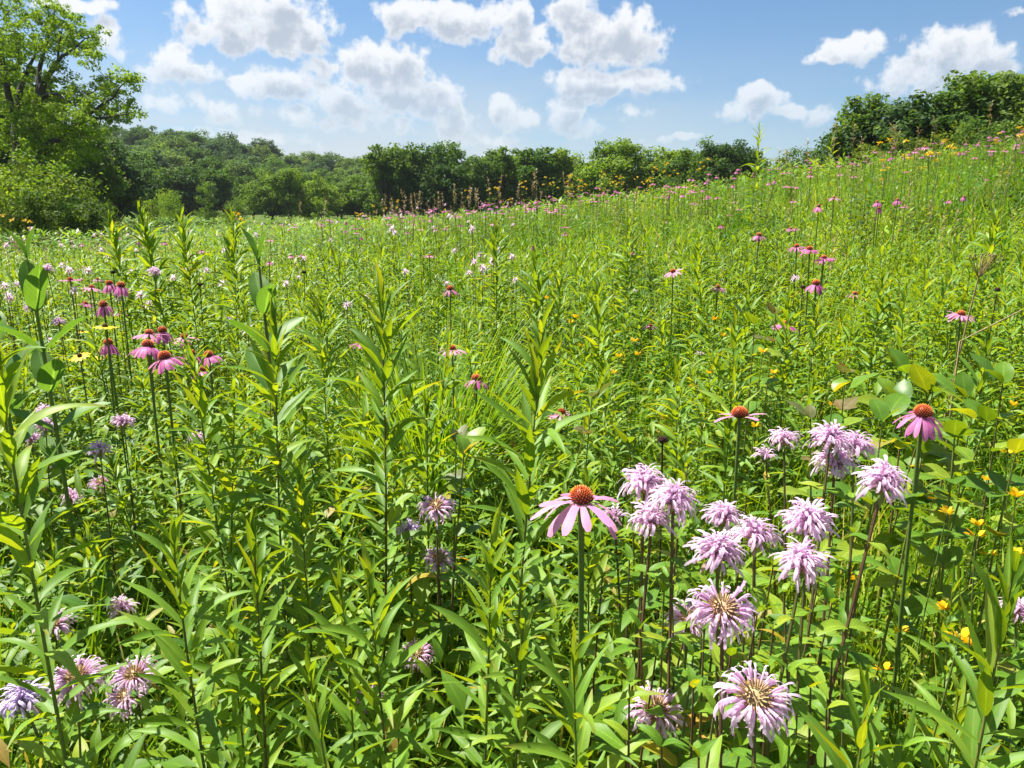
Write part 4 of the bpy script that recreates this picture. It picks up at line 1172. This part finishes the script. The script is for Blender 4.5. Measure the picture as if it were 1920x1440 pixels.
# ================================================================== milkweeds and saplings
def add_milkweed(px, py, D, label, rg, pairs, L0, tw):
    P = at(px, py, D); b = Vector((P.x + .02, P.y, 0)); b.z = T(b.x, b.y)
    KEYS.append((px, py + 30, D, 30))
    th = thing('milkweed', b, label, 'plant', 'milkweeds')
    top = P - b; pts = stem_pts((0, 0, 0), top, 5, .01, rg)
    obj('stem', to_mesh('stem', tube(pts, [.006, .0058, .0055, .005, .0045, .003], 6), [M_gstem]), th)
    ph = tw
    for k in range(pairs):
        s = 1 - .085 * k - (.02 if k else 0)
        p = along(pts, max(.05, s))
        for q in (0, math.pi):
            obj('leaf', rg.choice(MILK0_ME), th, leafM(p, ph + q + rg.uniform(-.12, .12), (1.25, .85, .72, .6, .45, .35, .25)[min(k, 6)] + rg.uniform(-.1, .1), L0 * (.8, 1.05, 1.15, 1.15, 1.1, 1.05, 1)[min(k, 6)] * rg.uniform(.9, 1.1), rg.uniform(-.25, .25)))
        ph += math.pi / 2 + rg.uniform(-.3, .3)
add_milkweed(486, 500, 1.9, 'milkweed with broad upright leaves beside tall goldenrod', random.Random(1), 7, .125, .3)
add_milkweed(52, 490, 1.85, 'milkweed with broad cupped leaves above the bergamots', random.Random(2), 6, .125, .5)
add_milkweed(-25, 560, 1.9, 'milkweed reaching in at the frame edge', random.Random(3), 5, .12, .2)

SAP = [(1565, 735, 1.75, .085, 0), (1655, 790, 1.55, .085, 0), (1700, 700, 1.8, .09, 0), (1750, 735, 1.7, .095, 0), (1810, 745, 1.7, .095, 0), (1850, 790, 1.55, .09, 0), (1790, 820, 1.5, .09, 0), (1880, 720, 1.8, .085, 0), (1730, 850, 1.45, .08, 0),
       (1585, 700, 1.8, .055, 1), (1520, 785, 1.6, .05, 1), (1110, 745, 1.75, .05, 1), (1180, 830, 1.5, .06, 0), (1415, 610, 2.3, .09, 0), (1455, 590, 2.5, .06, 1), (870, 850, 1.5, .06, 0), (855, 830, 1.6, .045, 1), (1905, 850, 1.4, .09, 0), (1690, 760, 1.65, .085, 0)]
for i, (px, py, D, L, red) in enumerate(SAP):
    rg = random.Random(600 + i)
    P = at(px, py, D); b = Vector((P.x + rg.uniform(-.06, .06), P.y + rg.uniform(-.02, .08), 0)); b.z = T(b.x, b.y)
    lb = ('bronze young sapling tip with reddish leaves among the greens' if red else 'broad-leaved sapling sprout of the leafy clump by the drooping coneflower' if px > 1540 else 'round-leaved sapling sprout among the goldenrods')
    lb = beside(b.x, b.y, 'bronze-tipped sapling' if red else 'broad-leaved sapling', lb)
    th = thing('sapling', b, lb, 'plant', 'broad-leaved saplings')
    top = P - b; pts = stem_pts((0, 0, 0), top, 5, .03, rg)
    obj('stem', to_mesh('stem', tube(pts, [.0035, .0032, .003, .0026, .002, .0015], 5), [M_gstem]), th)
    for k in range(6):
        p = along(pts, 1 - .10 * k); ph = rg.uniform(0, 6.28)
        for q in (-.7, 0, .7):
            if k > 3 and q: continue
            if q == 0: p2 = p + Vector((math.cos(ph), math.sin(ph), .2)) * L * .25
            else: p2 = p
            obj('leaf', rg.choice(RED0_ME if red and k < 2 else SAP0_ME), th, leafM(p2, ph + q * 1.3, rg.uniform(.1, .6) if k else rg.uniform(.5, 1.0), L * rg.uniform(.75, 1.1) * (.75 if q else 1), rg.uniform(-.3, .3)))

# ================================================================== tall goldenrods one can pick out
GR = [  # px, py of the tip, depth, foot offset in x, leaf length, label
    (715, 552, 1.42, -.06, .115, 'tall goldenrod spire in front of the dark grass tuft'), (1018, 615, 1.12, -.06, .10, 'tall goldenrod spire behind the largest coneflower'), (515, 590, 1.32, -.01, .10, 'dense dark-stemmed goldenrod in front of the milkweed'),
    (362, 672, 1.35, .10, .09, 'slender goldenrod leaning over the coneflower cluster'), (440, 735, 1.38, -.07, .09, 'slim goldenrod with reddish stem next to the dense one'), (922, 1000, 1.0, -.05, .10, 'upright goldenrod shoot below the tall spires'),
    (1075, 1225, .82, 0, .115, 'stocky goldenrod shoot with whorled leaves at the bottom'), (1900, 1075, .74, -.05, .12, 'big-leaved goldenrod at the bottom corner by the frame edge'), (1625, 1315, .74, .0, .105, 'short goldenrod shoot with splayed leaves by the yellow trefoil'),
    (-22, 600, .84, .05, .11, 'very tall reddish-stemmed goldenrod along the frame edge'), (322, 1005, .92, .06, .11, 'goldenrod branch with fanned upper leaves'), (475, 1000, .95, -.05, .10, 'goldenrod branch leaning away from its fanned neighbour'),
    (437, 412, 3.5, 0, .12, 'tall goldenrod reaching the wood line, with whorled tip'), (205, 415, 3.7, .05, .12, 'thin goldenrod before the thicket'), (262, 400, 3.4, .15, .12, 'leaning yellowish shoot against the flat meadow'), (340, 410, 3.4, .03, .12, 'bright goldenrod tip beside the leaning shoot'),
    (1122, 548, 2.3, .0, .10, 'blue-green goldenrod spire between the tufts'), (800, 755, 1.55, .0, .09, 'young goldenrod under the dark grass tuft'), (600, 555, 2.2, 0, .10, 'goldenrod beside the arching grass'), (690, 1085, .95, .02, .11, 'goldenrod shoot with long narrow leaves in the lower middle'),
    (640, 1110, 1.0, 0, .10, 'paired goldenrod shoot next to the long-leaved one'), (580, 1260, .86, .04, .10, 'yellowish goldenrod shoot near the bottom edge'), (1478, 560, 2.6, 0, .10, 'goldenrod behind the dark-coned coneflower'), (1270, 690, 1.9, .0, .09, 'goldenrod in the middle of the slope foot'),
    (930, 425, 3.8, 0, .11, 'goldenrod spire standing above the far flowers'), (1003, 485, 3.2, 0, .11, 'feathery goldenrod top near the pale bergamots'), (1180, 420, 4.2, 0, .12, 'goldenrod standing on the slope before the dark weeds'), (1655, 520, 2.9, 0, .11, 'yellow-tipped goldenrod on the slope'), (1310, 450, 3.9, 0, .11, 'goldenrod spire on the grassy slope'),
    (1870, 400, 3.6, 0, .11, 'wispy goldenrod on the upper slope'), 
    (560, 900, 1.3, .02, .10, 'goldenrod with crossing leaves beside the dense one'), (1100, 900, 1.45, 0, .09, 'goldenrod behind the petals of the largest coneflower'), (980, 1180, .98, 0, .10, 'goldenrod shoot by the thick flower stem'), (430, 1150, 1.0, 0, .10, 'bushy goldenrod below the leaning branch'),
    (1800, 1290, .95, .0, .09, 'goldenrod shoot below the trefoil clump'), (1690, 1400, .72, 0, .10, 'goldenrod tip cut by the bottom edge'), (1380, 690, 1.95, 0, .09, 'goldenrod left of the bronze sapling'), (1850, 640, 2.0, 0, .1, 'goldenrod beside the pale flower and straw stalk'),
]
GTOP = []
for i, (px, py, D, dx, L, lb) in enumerate(GR):
    rg = random.Random(800 + i)
    P = at(px, py, D); b = Vector((P.x + dx, P.y + rg.uniform(-.02, .04), 0)); b.z = T(b.x, b.y)
    add_goldenrod(b, P, rg, lb.replace('left of', 'beside'), 'goldenrods one can pick out', Lmax=L * (1.2 if D > 1.05 else 1.0), dens=105 if D > 1.05 else 84, low=.25)
    GTOP.append((b.x, b.y))

# ================================================================== scattered goldenrods, nearest ones leaf by leaf
def free(x, y, h, rad):
    """False if a stem here would stand in front of a flower that shows in the photograph"""
    z = T(x, y)
    q = project(x, y, z + h)
    if q is None: return False
    tx_, ty_, D = q
    wpx = rad * FPX / D
    for (kx, ky, kD, kw) in KEYS:
        if D < kD * 1.03 and abs(kx - tx_) < wpx + kw and ky > ty_ - kw: return False
    return True
def in_gap(x, y):
    return ((x - 1.22) / .62) ** 2 + ((y - 1.95) / .62) ** 2 < 1 or ((x + .31) / .20) ** 2 + ((y - 2.5) / .36) ** 2 < 1
cand = []
tries = 0
while len(cand) < 90 and tries < 9000:
    tries += 1
    y = .62 + 1.75 * rng.random() ** .75
    x = rng.uniform(-.86, .86) * (y + .25)
    if in_gap(x, y): continue
    if any((x - a) ** 2 + (y - b) ** 2 < .085 ** 2 for a, b in GTOP): continue
    h = rng.uniform(.42, .78) + (.0 if y < 1.1 else .06)
    if y < .9: h *= .85
    for _ in range(4):
        if free(x, y, h, .05): break
        h *= .82
    else: continue
    if h < .34: continue
    GTOP.append((x, y)); cand.append((x, y, h))
for i, (x, y, h) in enumerate(cand):
    rg = random.Random(1000 + i)
    z = T(x, y)
    add_goldenrod((x, y, z), (x + rg.uniform(-.13, .13), y + rg.uniform(-.11, .11), z + h), rg, beside(x, y), 'goldenrods of the near meadow', Lmax=rg.uniform(.075, .105), dens=88, low=.2)

MIDV = []
for k in range(10):
    rg = random.Random(1200 + k)
    MIDV.append(to_mesh('goldenrod_plant', goldenrod_geo(rg.uniform(.7, .85), rg, GOLD1, 100, .106, .3), [M_gold, M_gstem]))
def patch(x, y):
    return .5 + .5 * math.sin(x * 1.3 + 1.7 * math.sin(y * .7)) * math.sin(y * 1.1 + x * .5 + 1)
mid = []
tries = 0
while len(mid) < 1100 and tries < 40000:
    tries += 1
    y = math.sqrt(rng.uniform(2.0 ** 2, 7.0 ** 2)); x = rng.uniform(-.85, .85) * y
    if in_gap(x, y): continue
    if x > 0 and y > 3.6 and rng.random() < sstep(3.6, 6.0, y) * .6 * sstep(0, 1.0, x): continue
    if patch(x, y) < rng.uniform(-.2, .55): continue
    h = rng.uniform(.50, .95) * (1.0 + .1 * patch(x * 2, y))
    if not free(x, y, h, .045):
        h *= .72
        if not free(x, y, h, .045): continue
    mid.append((x, y, h))
mid.sort(key=lambda q: q[1])
IND = 300 - len(cand)
for i, (x, y, h) in enumerate(mid[:IND]):
    o = obj('goldenrod_plant', MIDV[i % len(MIDV)])
    o.location = (x, y, T(x, y)); k = h / .77; o.scale = (rng.uniform(.9, 1.15), rng.uniform(.9, 1.15), k)
    o.rotation_euler = (rng.uniform(-.2, .2), rng.uniform(-.2, .2), rng.uniform(0, 6.28))
    tag(o, 'goldenrod plant in the dense stand behind the near flowers', 'plant', 'goldenrods of the middle meadow')

def stuff(name, geo, mats, label, smooth=True):
    o = obj(name, to_mesh(name, geo, mats, smooth=smooth))
    o['kind'] = 'stuff'; o['label'] = label; o['category'] = 'plants'
    print(name, len(geo.Q) * 2, 'triangles')
    return o
rest = np.array(mid[IND:])
vm = [goldenrod_geo(.77, random.Random(1300 + k), GOLD1, 66, .105, .35) for k in range(6)]
n = len(rest)
Pm = np.stack([rest[:, 0], rest[:, 1], terr(rest[:, 0], rest[:, 1])], -1)
stuff('meadow_plants', scatter_up(vm, Pm, nrng.uniform(0, 6.28, n), nrng.uniform(.9, 1.2, n), rest[:, 2] / .77, nrng.normal(0, .08, n), nrng.normal(0, .08, n)), [M_gold, M_gstem], 'leafy goldenrods thick across the middle of the meadow')

def field(y0, y1, n, spread=.9):
    y = np.sqrt(nrng.uniform(y0 ** 2, y1 ** 2, n)); x = nrng.uniform(-spread, spread, n) * y
    return x, y
# far meadow plants
vf = [goldenrod_geo(.75, random.Random(1400 + k), GOLD2, 30, .10, .35, sides=3) for k in range(6)]
x, y = field(6.5, 17, 4200)
pt = .5 + .5 * np.sin(x * .9 + 1.7 * np.sin(y * .5)) * np.sin(y * .8 + x * .4 + 1)
keep = nrng.random(len(x)) < np.where(x < -.15 * y, .9, .25 + .4 * pt)
x, y = x[keep], y[keep]; n = len(x)
Pf = np.stack([x, y, terr(x, y)], -1)
stuff('far_meadow_plants', scatter_up(vf, Pf, nrng.uniform(0, 6.28, n), nrng.uniform(1.0, 1.5, n), nrng.uniform(.65, 1.05, n), nrng.normal(0, .08, n), nrng.normal(0, .08, n)), [M_meadow, M_gstem], 'green leafy plants over the further meadow')
vff = [goldenrod_geo(.75, random.Random(1450 + k), GOLD2, 16, .16, .5, sides=3) for k in range(4)]
y = 17 * (75 / 17) ** nrng.random(5200); x = nrng.uniform(-.95, .75, len(y)) * y
keep = (x < .35 * y) | (y < 24)
x, y = x[keep], y[keep]; n = len(x)
stuff('distant_meadow_plants', scatter_up(vff, np.stack([x, y, terr(x, y)], -1), nrng.uniform(0, 6.28, n), nrng.uniform(1.3, 2.6, n), nrng.uniform(.75, 1.15, n), nrng.normal(0, .08, n), nrng.normal(0, .08, n)), [M_meadow, M_gstem], 'pale green growth of the distant flat meadow')

# undergrowth under the near canopy
BL = [leaf(1, .035, 'blade', 4, 1, .0, b, 0, tw) for b, tw in ((-.5, .3), (-1.0, -.4), (-1.6, .3), (-.2, .5))]
BL2 = [leaf(1, .05, 'blade', 2, 1, .0, b, 0, tw) for b, tw in ((-.5, .3), (-1.0, -.4), (-1.5, .3))]
n = 22000
x, y = field(.55, 3.4, n, .92)
y = y - .15
zz = nrng.random(n) ** .8 * .50
zz *= np.clip(1.15 - .25 * (np.abs(x - 1.22) < .7) * (np.abs(y - 1.95) < .7) * 2.2, .35, 1.2)
hol = ((x + .31) / .20) ** 2 + ((y - 2.5) / .36) ** 2 > 1
x, y, zz = x[hol], y[hol], zz[hol]; n = len(x)
Pu = np.stack([x, y, terr(x, y) + zz], -1)
leaves_u = [leaf(1, .24, 'lance', 3, 2, .1, b, .3, tw) for b, tw in ((-.4, .2), (-.9, -.3), (-1.3, .3))] + [leaf(1, .42, 'ovate', 3, 2, .1, -.7, .25, .2)]
stuff('undergrowth', scatter(leaves_u, Pu, nrng.uniform(0, 6.28, n), nrng.uniform(-.3, 1.0, n), nrng.uniform(.035, .095, n), nrng.uniform(.8, 1.2, n), nrng.random(n)), [M_under], 'tangled low leaves under the near flowers')
# grass
n1 = 25000
x, y = field(.5, 4.2, n1, .92)
P1 = np.stack([x, y, terr(x, y)], -1)
L1 = nrng.uniform(.2, .66, n1)
G = [scatter(BL, P1, nrng.uniform(0, 6.28, n1), R(90) - np.abs(nrng.normal(0, .28, n1)), L1, nrng.uniform(.4, .9, n1) * .28 / L1, nrng.random(n1) * .93)]
ng = 3800      # finer, denser grass in the gap with the trefoil
a = nrng.uniform(0, 6.28, ng); r = np.sqrt(nrng.random(ng))
x, y = 1.25 + .75 * r * np.cos(a), 1.95 + .8 * r * np.sin(a)
L1 = nrng.uniform(.10, .30, ng)
G.append(scatter(BL, np.stack([x, y, terr(x, y)], -1), nrng.uniform(0, 6.28, ng), R(90) - np.abs(nrng.normal(0, .35, ng)), L1, nrng.uniform(.4, .8, ng) * .28 / L1, nrng.random(ng) * .9))
stuff('grass', join(G), [M_grass], 'green grass blades growing between the near plants')
n2 = 62000
x, y = field(4.0, 17, n2, .9)
keep = nrng.random(n2) < np.where(x > -.1 * y, 1.0, .45)
x, y = x[keep], y[keep]; n2 = len(x)
L1 = nrng.uniform(.35, .80, n2)
stuff('slope_grass', scatter(BL2, np.stack([x, y, terr(x, y)], -1), nrng.uniform(0, 6.28, n2), R(90) - np.abs(nrng.normal(0, .22, n2)), L1, nrng.uniform(.6, 1.2, n2) * .42 / L1, nrng.random(n2) * .97), [M_grass], 'bright green grass covering the slope up to the crest')

bw = []
for k in range(4):
    rg = random.Random(1600 + k)
    gs = [tube([(0, 0, 0), (.01, 0, .35), (0, .01, .7)], [.004, .003, .002], 3, 1)]
    for j in range(16):
        s_ = .2 + .8 * j / 16
        gs.append(BERG1[j % 3].tf(leafM((0, 0, .7 * s_), j * 2.4, rg.uniform(.1, .9), .10 * (1.25 - .6 * s_)), rg.random(), 0))
    bw.append(join(gs))
cx_ = nrng.uniform(-.3, .75, 26); cy_ = nrng.uniform(4.5, 15, 26)
x = np.repeat(cx_ * cy_, 26) + nrng.normal(0, .35, 26 * 26); y = np.repeat(cy_, 26) + nrng.normal(0, .4, 26 * 26); n = len(x)
stuff('slope_weeds', scatter_up(bw, np.stack([x, y, terr(x, y)], -1), nrng.uniform(0, 6.28, n), nrng.uniform(.8, 1.3, n), nrng.uniform(.6, 1.25, n), nrng.normal(0, .1, n), nrng.normal(0, .1, n)), [M_cone_leaf, M_gstem], 'darker broad-leaved weeds in patches over the slope')
sg = []
for k in range(3):
    rg = random.Random(1650 + k)
    gs = [tube([(0, 0, 0), (.01, 0, .5), (.04, 0, .9)], [.002, .0016, .001], 3, 1)]
    for j in range(12):
        s_ = .72 + .28 * j / 12
        gs.append(GOLD2[j % 3].tf(leafM((.04 * s_, 0, .9 * s_), j * 2.4, rg.uniform(.5, 1.2), .04), rg.random(), 0))
    sg.append(join(gs))
x, y = field(5, 17, 900); keep = np.sin(x * .8 + 2) * np.sin(y * .6) > -.35; x, y = x[keep], y[keep]; n = len(x)
stuff('seed_grass', scatter_up(sg, np.stack([x, y, terr(x, y)], -1), nrng.uniform(0, 6.28, n), nrng.uniform(.9, 1.4, n), nrng.uniform(.75, 1.1, n), nrng.normal(0, .1, n), nrng.normal(0, .1, n)), [M_dry, M_straw], 'thin brownish seed grass through the further meadow')

# --- the tuft of arching grass with its dark shaded heart
n3 = 1500
a = nrng.uniform(0, 6.28, n3); r = .15 * np.sqrt(nrng.random(n3))
cx, cy = -.31, 2.66
P3 = np.stack([cx + r * np.cos(a), cy + r * np.sin(a), np.full(n3, T(cx, cy))], -1)
L1 = nrng.uniform(.6, 1.05, n3)
o = obj('grass_tuft', to_mesh('grass_tuft', scatter([leaf(1, .011, 'blade', 6, 1, .0, b, 0, tw) for b, tw in ((-.5, .3), (-.9, -.4), (-1.4, .3), (-1.9, .5))], P3, a + nrng.normal(0, .5, n3), R(90) - np.abs(nrng.normal(.15, .22, n3)), L1, nrng.uniform(.7, 1.2, n3), nrng.random(n3) * .9), [M_grass]))
tag(o, 'tall tuft of fine arching grass with a dark shaded heart', 'grass tuft'); o['kind'] = 'thing'

# --- far coneflowers, bergamots and sunflowers along the slope and crest
def far_flower(name, meshes_, x, y, h, h0, label, group):
    o = obj(name, rng.choice(meshes_)); z = T(x, y)
    o.location = (x, y, z); o.scale = (1.0, 1.0, h / h0); o.rotation_euler = (rng.uniform(-.12, .12), rng.uniform(-.12, .12), rng.uniform(0, 6.28))
    tag(o, label, 'flower', group)
cnt = 0
while cnt < 225:
    if rng.random() < .78: y = rng.uniform(10, 17); x = rng.uniform(-.28, .72) * y
    else: y = rng.uniform(6, 16); x = rng.uniform(-.72, .72) * y
    far_flower('coneflower', CFAR, x, y, rng.uniform(.70, .9), .9, 'small pink coneflower in the band along the crest' if y > 11 and x > -.3 * y else SLOPE if x > 0 else 'small pink coneflower over the goldenrods of the flatter meadow', 'small coneflowers on the slope'); cnt += 1
x, y = field(10.5, 19, 150, .8); keep = x > -.3 * y; x, y = x[keep], y[keep]; n = len(x)
stuff('crest_coneflowers', scatter_up(CFAR_G[:5], np.stack([x, y, terr(x, y)], -1), nrng.uniform(0, 6.28, n), np.full(n, 1.15), nrng.uniform(.8, 1.02, n), nrng.normal(0, .06, n), nrng.normal(0, .06, n)), [M_petal, M_stem, M_cone, M_cone_leaf], 'faint pink band of coneflowers along the far crest')
for i in range(58):
    y = rng.uniform(5, 17) if i < 44 else rng.uniform(2.8, 5.5); x = rng.uniform(-.72, -.0) * y
    far_flower('wild_bergamot', BFAR, x, y, rng.uniform(.78, 1.0), .8, 'small pale bergamot flower in the further meadow', 'small bergamots in the further meadow')
for i in range(46):
    if i < 34: px = rng.gauss(1060, 130); y = rng.uniform(16.5, 21)
    elif i < 39: px = rng.uniform(660, 800); y = rng.uniform(18, 22)
    else: px = rng.uniform(1560, 1900); y = rng.uniform(8.5, 13)
    x = (px - 960) / FPX * y
    far_flower('yellow_sunflower', YFAR, x, y, rng.uniform(1.0, 1.35) if y > 14 else rng.uniform(.95, 1.2), 1.0, 'yellow sunflower-like bloom along the crest of the meadow', 'yellow blooms along the crest')
for px, py, D, lb in ((1665, 262, 7.6, 'tall cluster of yellow blooms rising against the hilltop grove'), (1705, 265, 7.8, 'yellow blooms beside the tallest yellow cluster'), (1750, 262, 8, 'lone yellow bloom below the grove'), (25, 402, 9, 'yellow bloom in front of the thicket'), (40, 412, 9.5, 'lower yellow bloom in front of the thicket'), (448, 397, 9, 'yellow bloom beside the goldenrod that reaches the wood line')):
    P = at(px, py, D)
    far_flower('yellow_sunflower', YFAR, P.x, P.y, P.z - T(P.x, P.y), 1.0, lb, 'yellow blooms standing out')

# --- dry grass stalks with seed plumes on the crest
STALK = []
for k in range(3):
    rg = random.Random(1500 + k)
    gs = [tube([(0, 0, 0), (.02, 0, .7), (.08, 0, 1.3)], [.003, .0025, .0015], 3, 0)]
    for j in range(26):
        s = rg.uniform(.72, 1.0)
        gs.append(GOLD2[j % 3].tf(leafM((.02 + .06 * max(0, (s * 1.3 - .7) / .6), 0, 1.3 * s), rg.uniform(0, 6), rg.uniform(.4, 1.2), .055, 0, .9), rg.random(), 1))
    STALK.append(to_mesh('dry_grass_stalk', join(gs), [M_straw, M_dry]))
for i in range(58):
    px = rng.gauss(850, 130) if i < 46 else rng.uniform(1440, 1900)
    y = rng.uniform(15, 22) if i < 46 else rng.uniform(9, 14)
    x = (px - 960) / FPX * y
    o = obj('dry_grass_stalk', rng.choice(STALK)); o.location = (x, y, T(x, y)); s = rng.uniform(.85, 1.15); o.scale = (1.4, 1.4, s); o.rotation_euler = (0, 0, rng.uniform(0, 6))
    tag(o, 'brown dry grass stalk with a seed plume along the crest', 'grass stalk', 'dry stalks along the crest')
# --- straw stalk with flat seed head, bent straw stem, dark seed heads, tall wispy weed
P = at(1845, 480, 2.6); b = Vector((P.x - .1, P.y, T(P.x - .1, P.y)))
th = thing('dry_stalk', b, 'straw-coloured dry stalk with flat brown seed head beside the pale coneflower', 'dried plant')
pts = stem_pts((0, 0, 0), P - b, 5, .03, rng)
obj('stem', to_mesh('stem', tube(pts, [.004, .004, .0038, .0034, .003, .002], 5), [M_straw]), th)
hd = []
for k in range(30):
    q = (P - b) + Vector((rng.uniform(-.05, .05), rng.uniform(-.04, .04), rng.uniform(-.008, .008)))
    hd.append(tube([along(pts, .93), q], [.0012, .0008], 3)); hd.append(lathe([(.001, -.003), (.004, 0), (.001, .004)], 5).tf(Matrix.Translation(q)))
obj('seed_head', to_mesh('seed_head', join(hd), [M_straw]), th)
P = at(1915, 582, 2.2); b = at(1800, 640, 2.25); z = T(b.x, b.y)
o = obj('bent_straw', to_mesh('bent_straw', tube([Vector((b.x, b.y, z)), b + Vector((0, 0, -.2)), b, b.lerp(P, .5), P], [.003, .003, .003, .0025, .002], 5), [M_straw]))
tag(o, 'broken straw stem lying slantwise across the leaves', 'dried plant')
for i, (px, py, D, lb) in enumerate(((1242, 828, 1.6, 'dark spent seed head on a black stem above the bergamot patch'), (1870, 545, 2.9, 'dark spent seed head near the straw stalk'), (1505, 540, 3.2, 'small dark seed head by the violet-pink coneflower'), (375, 535, 3.4, 'brown seed head on bare stem behind the coneflower cluster'), (212, 512, 3.2, 'green-brown seed head above the hanging pair'), (570, 512, 3.6, 'dark little seed head near the milkweed'))):
    P = at(px, py, D); b = Vector((P.x, P.y, T(P.x, P.y)))
    th = thing('seed_head_stalk', b, lb, 'dried plant', 'dark seed heads')
    obj('stem', to_mesh('stem', tube(stem_pts((0, 0, 0), P - b, 4, .01, rng), [.002] * 5, 4), [M_seed]), th)
    obj('seed_head', to_mesh('seed_head', cone_geo(60, .009, .01), [M_seed]), th, Matrix.Translation(P - b))
P = at(1424, 238, 8.6); b = Vector((P.x, P.y, T(P.x, P.y)))
add_goldenrod(b, P, random.Random(77), 'very tall thin weed standing against the sky above the slope', None, Lmax=.20, dens=34, low=.1, kind='tall_weed')
P = at(1560, 250, 11); b = Vector((P.x, P.y, T(P.x, P.y)))
add_goldenrod(b, P, random.Random(78), 'thin weed tip against the sky before the dark grove', None, Lmax=.16, dens=24, low=.1, kind='tall_weed')
for px, py, D in ((1165, 365, 8), (1190, 372, 8.2), (1178, 385, 7.8), (1430, 350, 8.4), (1415, 330, 8.5), (1625, 350, 7), (1600, 340, 7.2), (1635, 330, 7.4)):
    P = at(px, py, D); b = Vector((P.x, P.y, T(P.x, P.y))); rg = random.Random(int(px))
    add_milk = thing('dark_weed', b, 'dark broad-leaved weed standing out of the slope grass', 'plant', 'dark weeds on the slope')
    obj('stem', to_mesh('stem', tube([Vector((0, 0, 0)), P - b], [.006, .003], 5), [M_gstem]), add_milk)
    for k in range(22):
        s = .3 + .7 * k / 22
        obj('leaf', rg.choice(CLEAF_ME), add_milk, leafM((P - b) * s, k * 2.4, rg.uniform(.2, 1.0), .15 * (1.2 - .6 * s)))
print('objects', len(bpy.data.objects))

# ------------------------------------------------------------------ summer haze: one closed box of thin air round the whole place
hz, t = new_mat('haze_air')
pv = t.n('ShaderNodeVolumePrincipled')
pv.inputs['Density'].default_value = .00018
pv.inputs['Color'].default_value = (.82, .90, 1, 1)
pv.inputs['Anisotropy'].default_value = .2
ov = t.n('ShaderNodeOutputMaterial'); t.l(pv.outputs[0], ov.inputs['Volume'])
V8 = [(x, y, z) for z in (-2, 48) for (x, y) in ((-3000, -150), (3000, -150), (3000, 4200), (-3000, 4200))]
hb_ = obj('haze', to_mesh('haze', Geo(V8, [(0, 3, 2, 1), (4, 5, 6, 7), (0, 1, 5, 4), (1, 2, 6, 5), (2, 3, 7, 6), (3, 0, 4, 7)]), [hz], smooth=False))
hb_['kind'] = 'stuff'; hb_['label'] = 'thin summer haze over the meadow and woods'
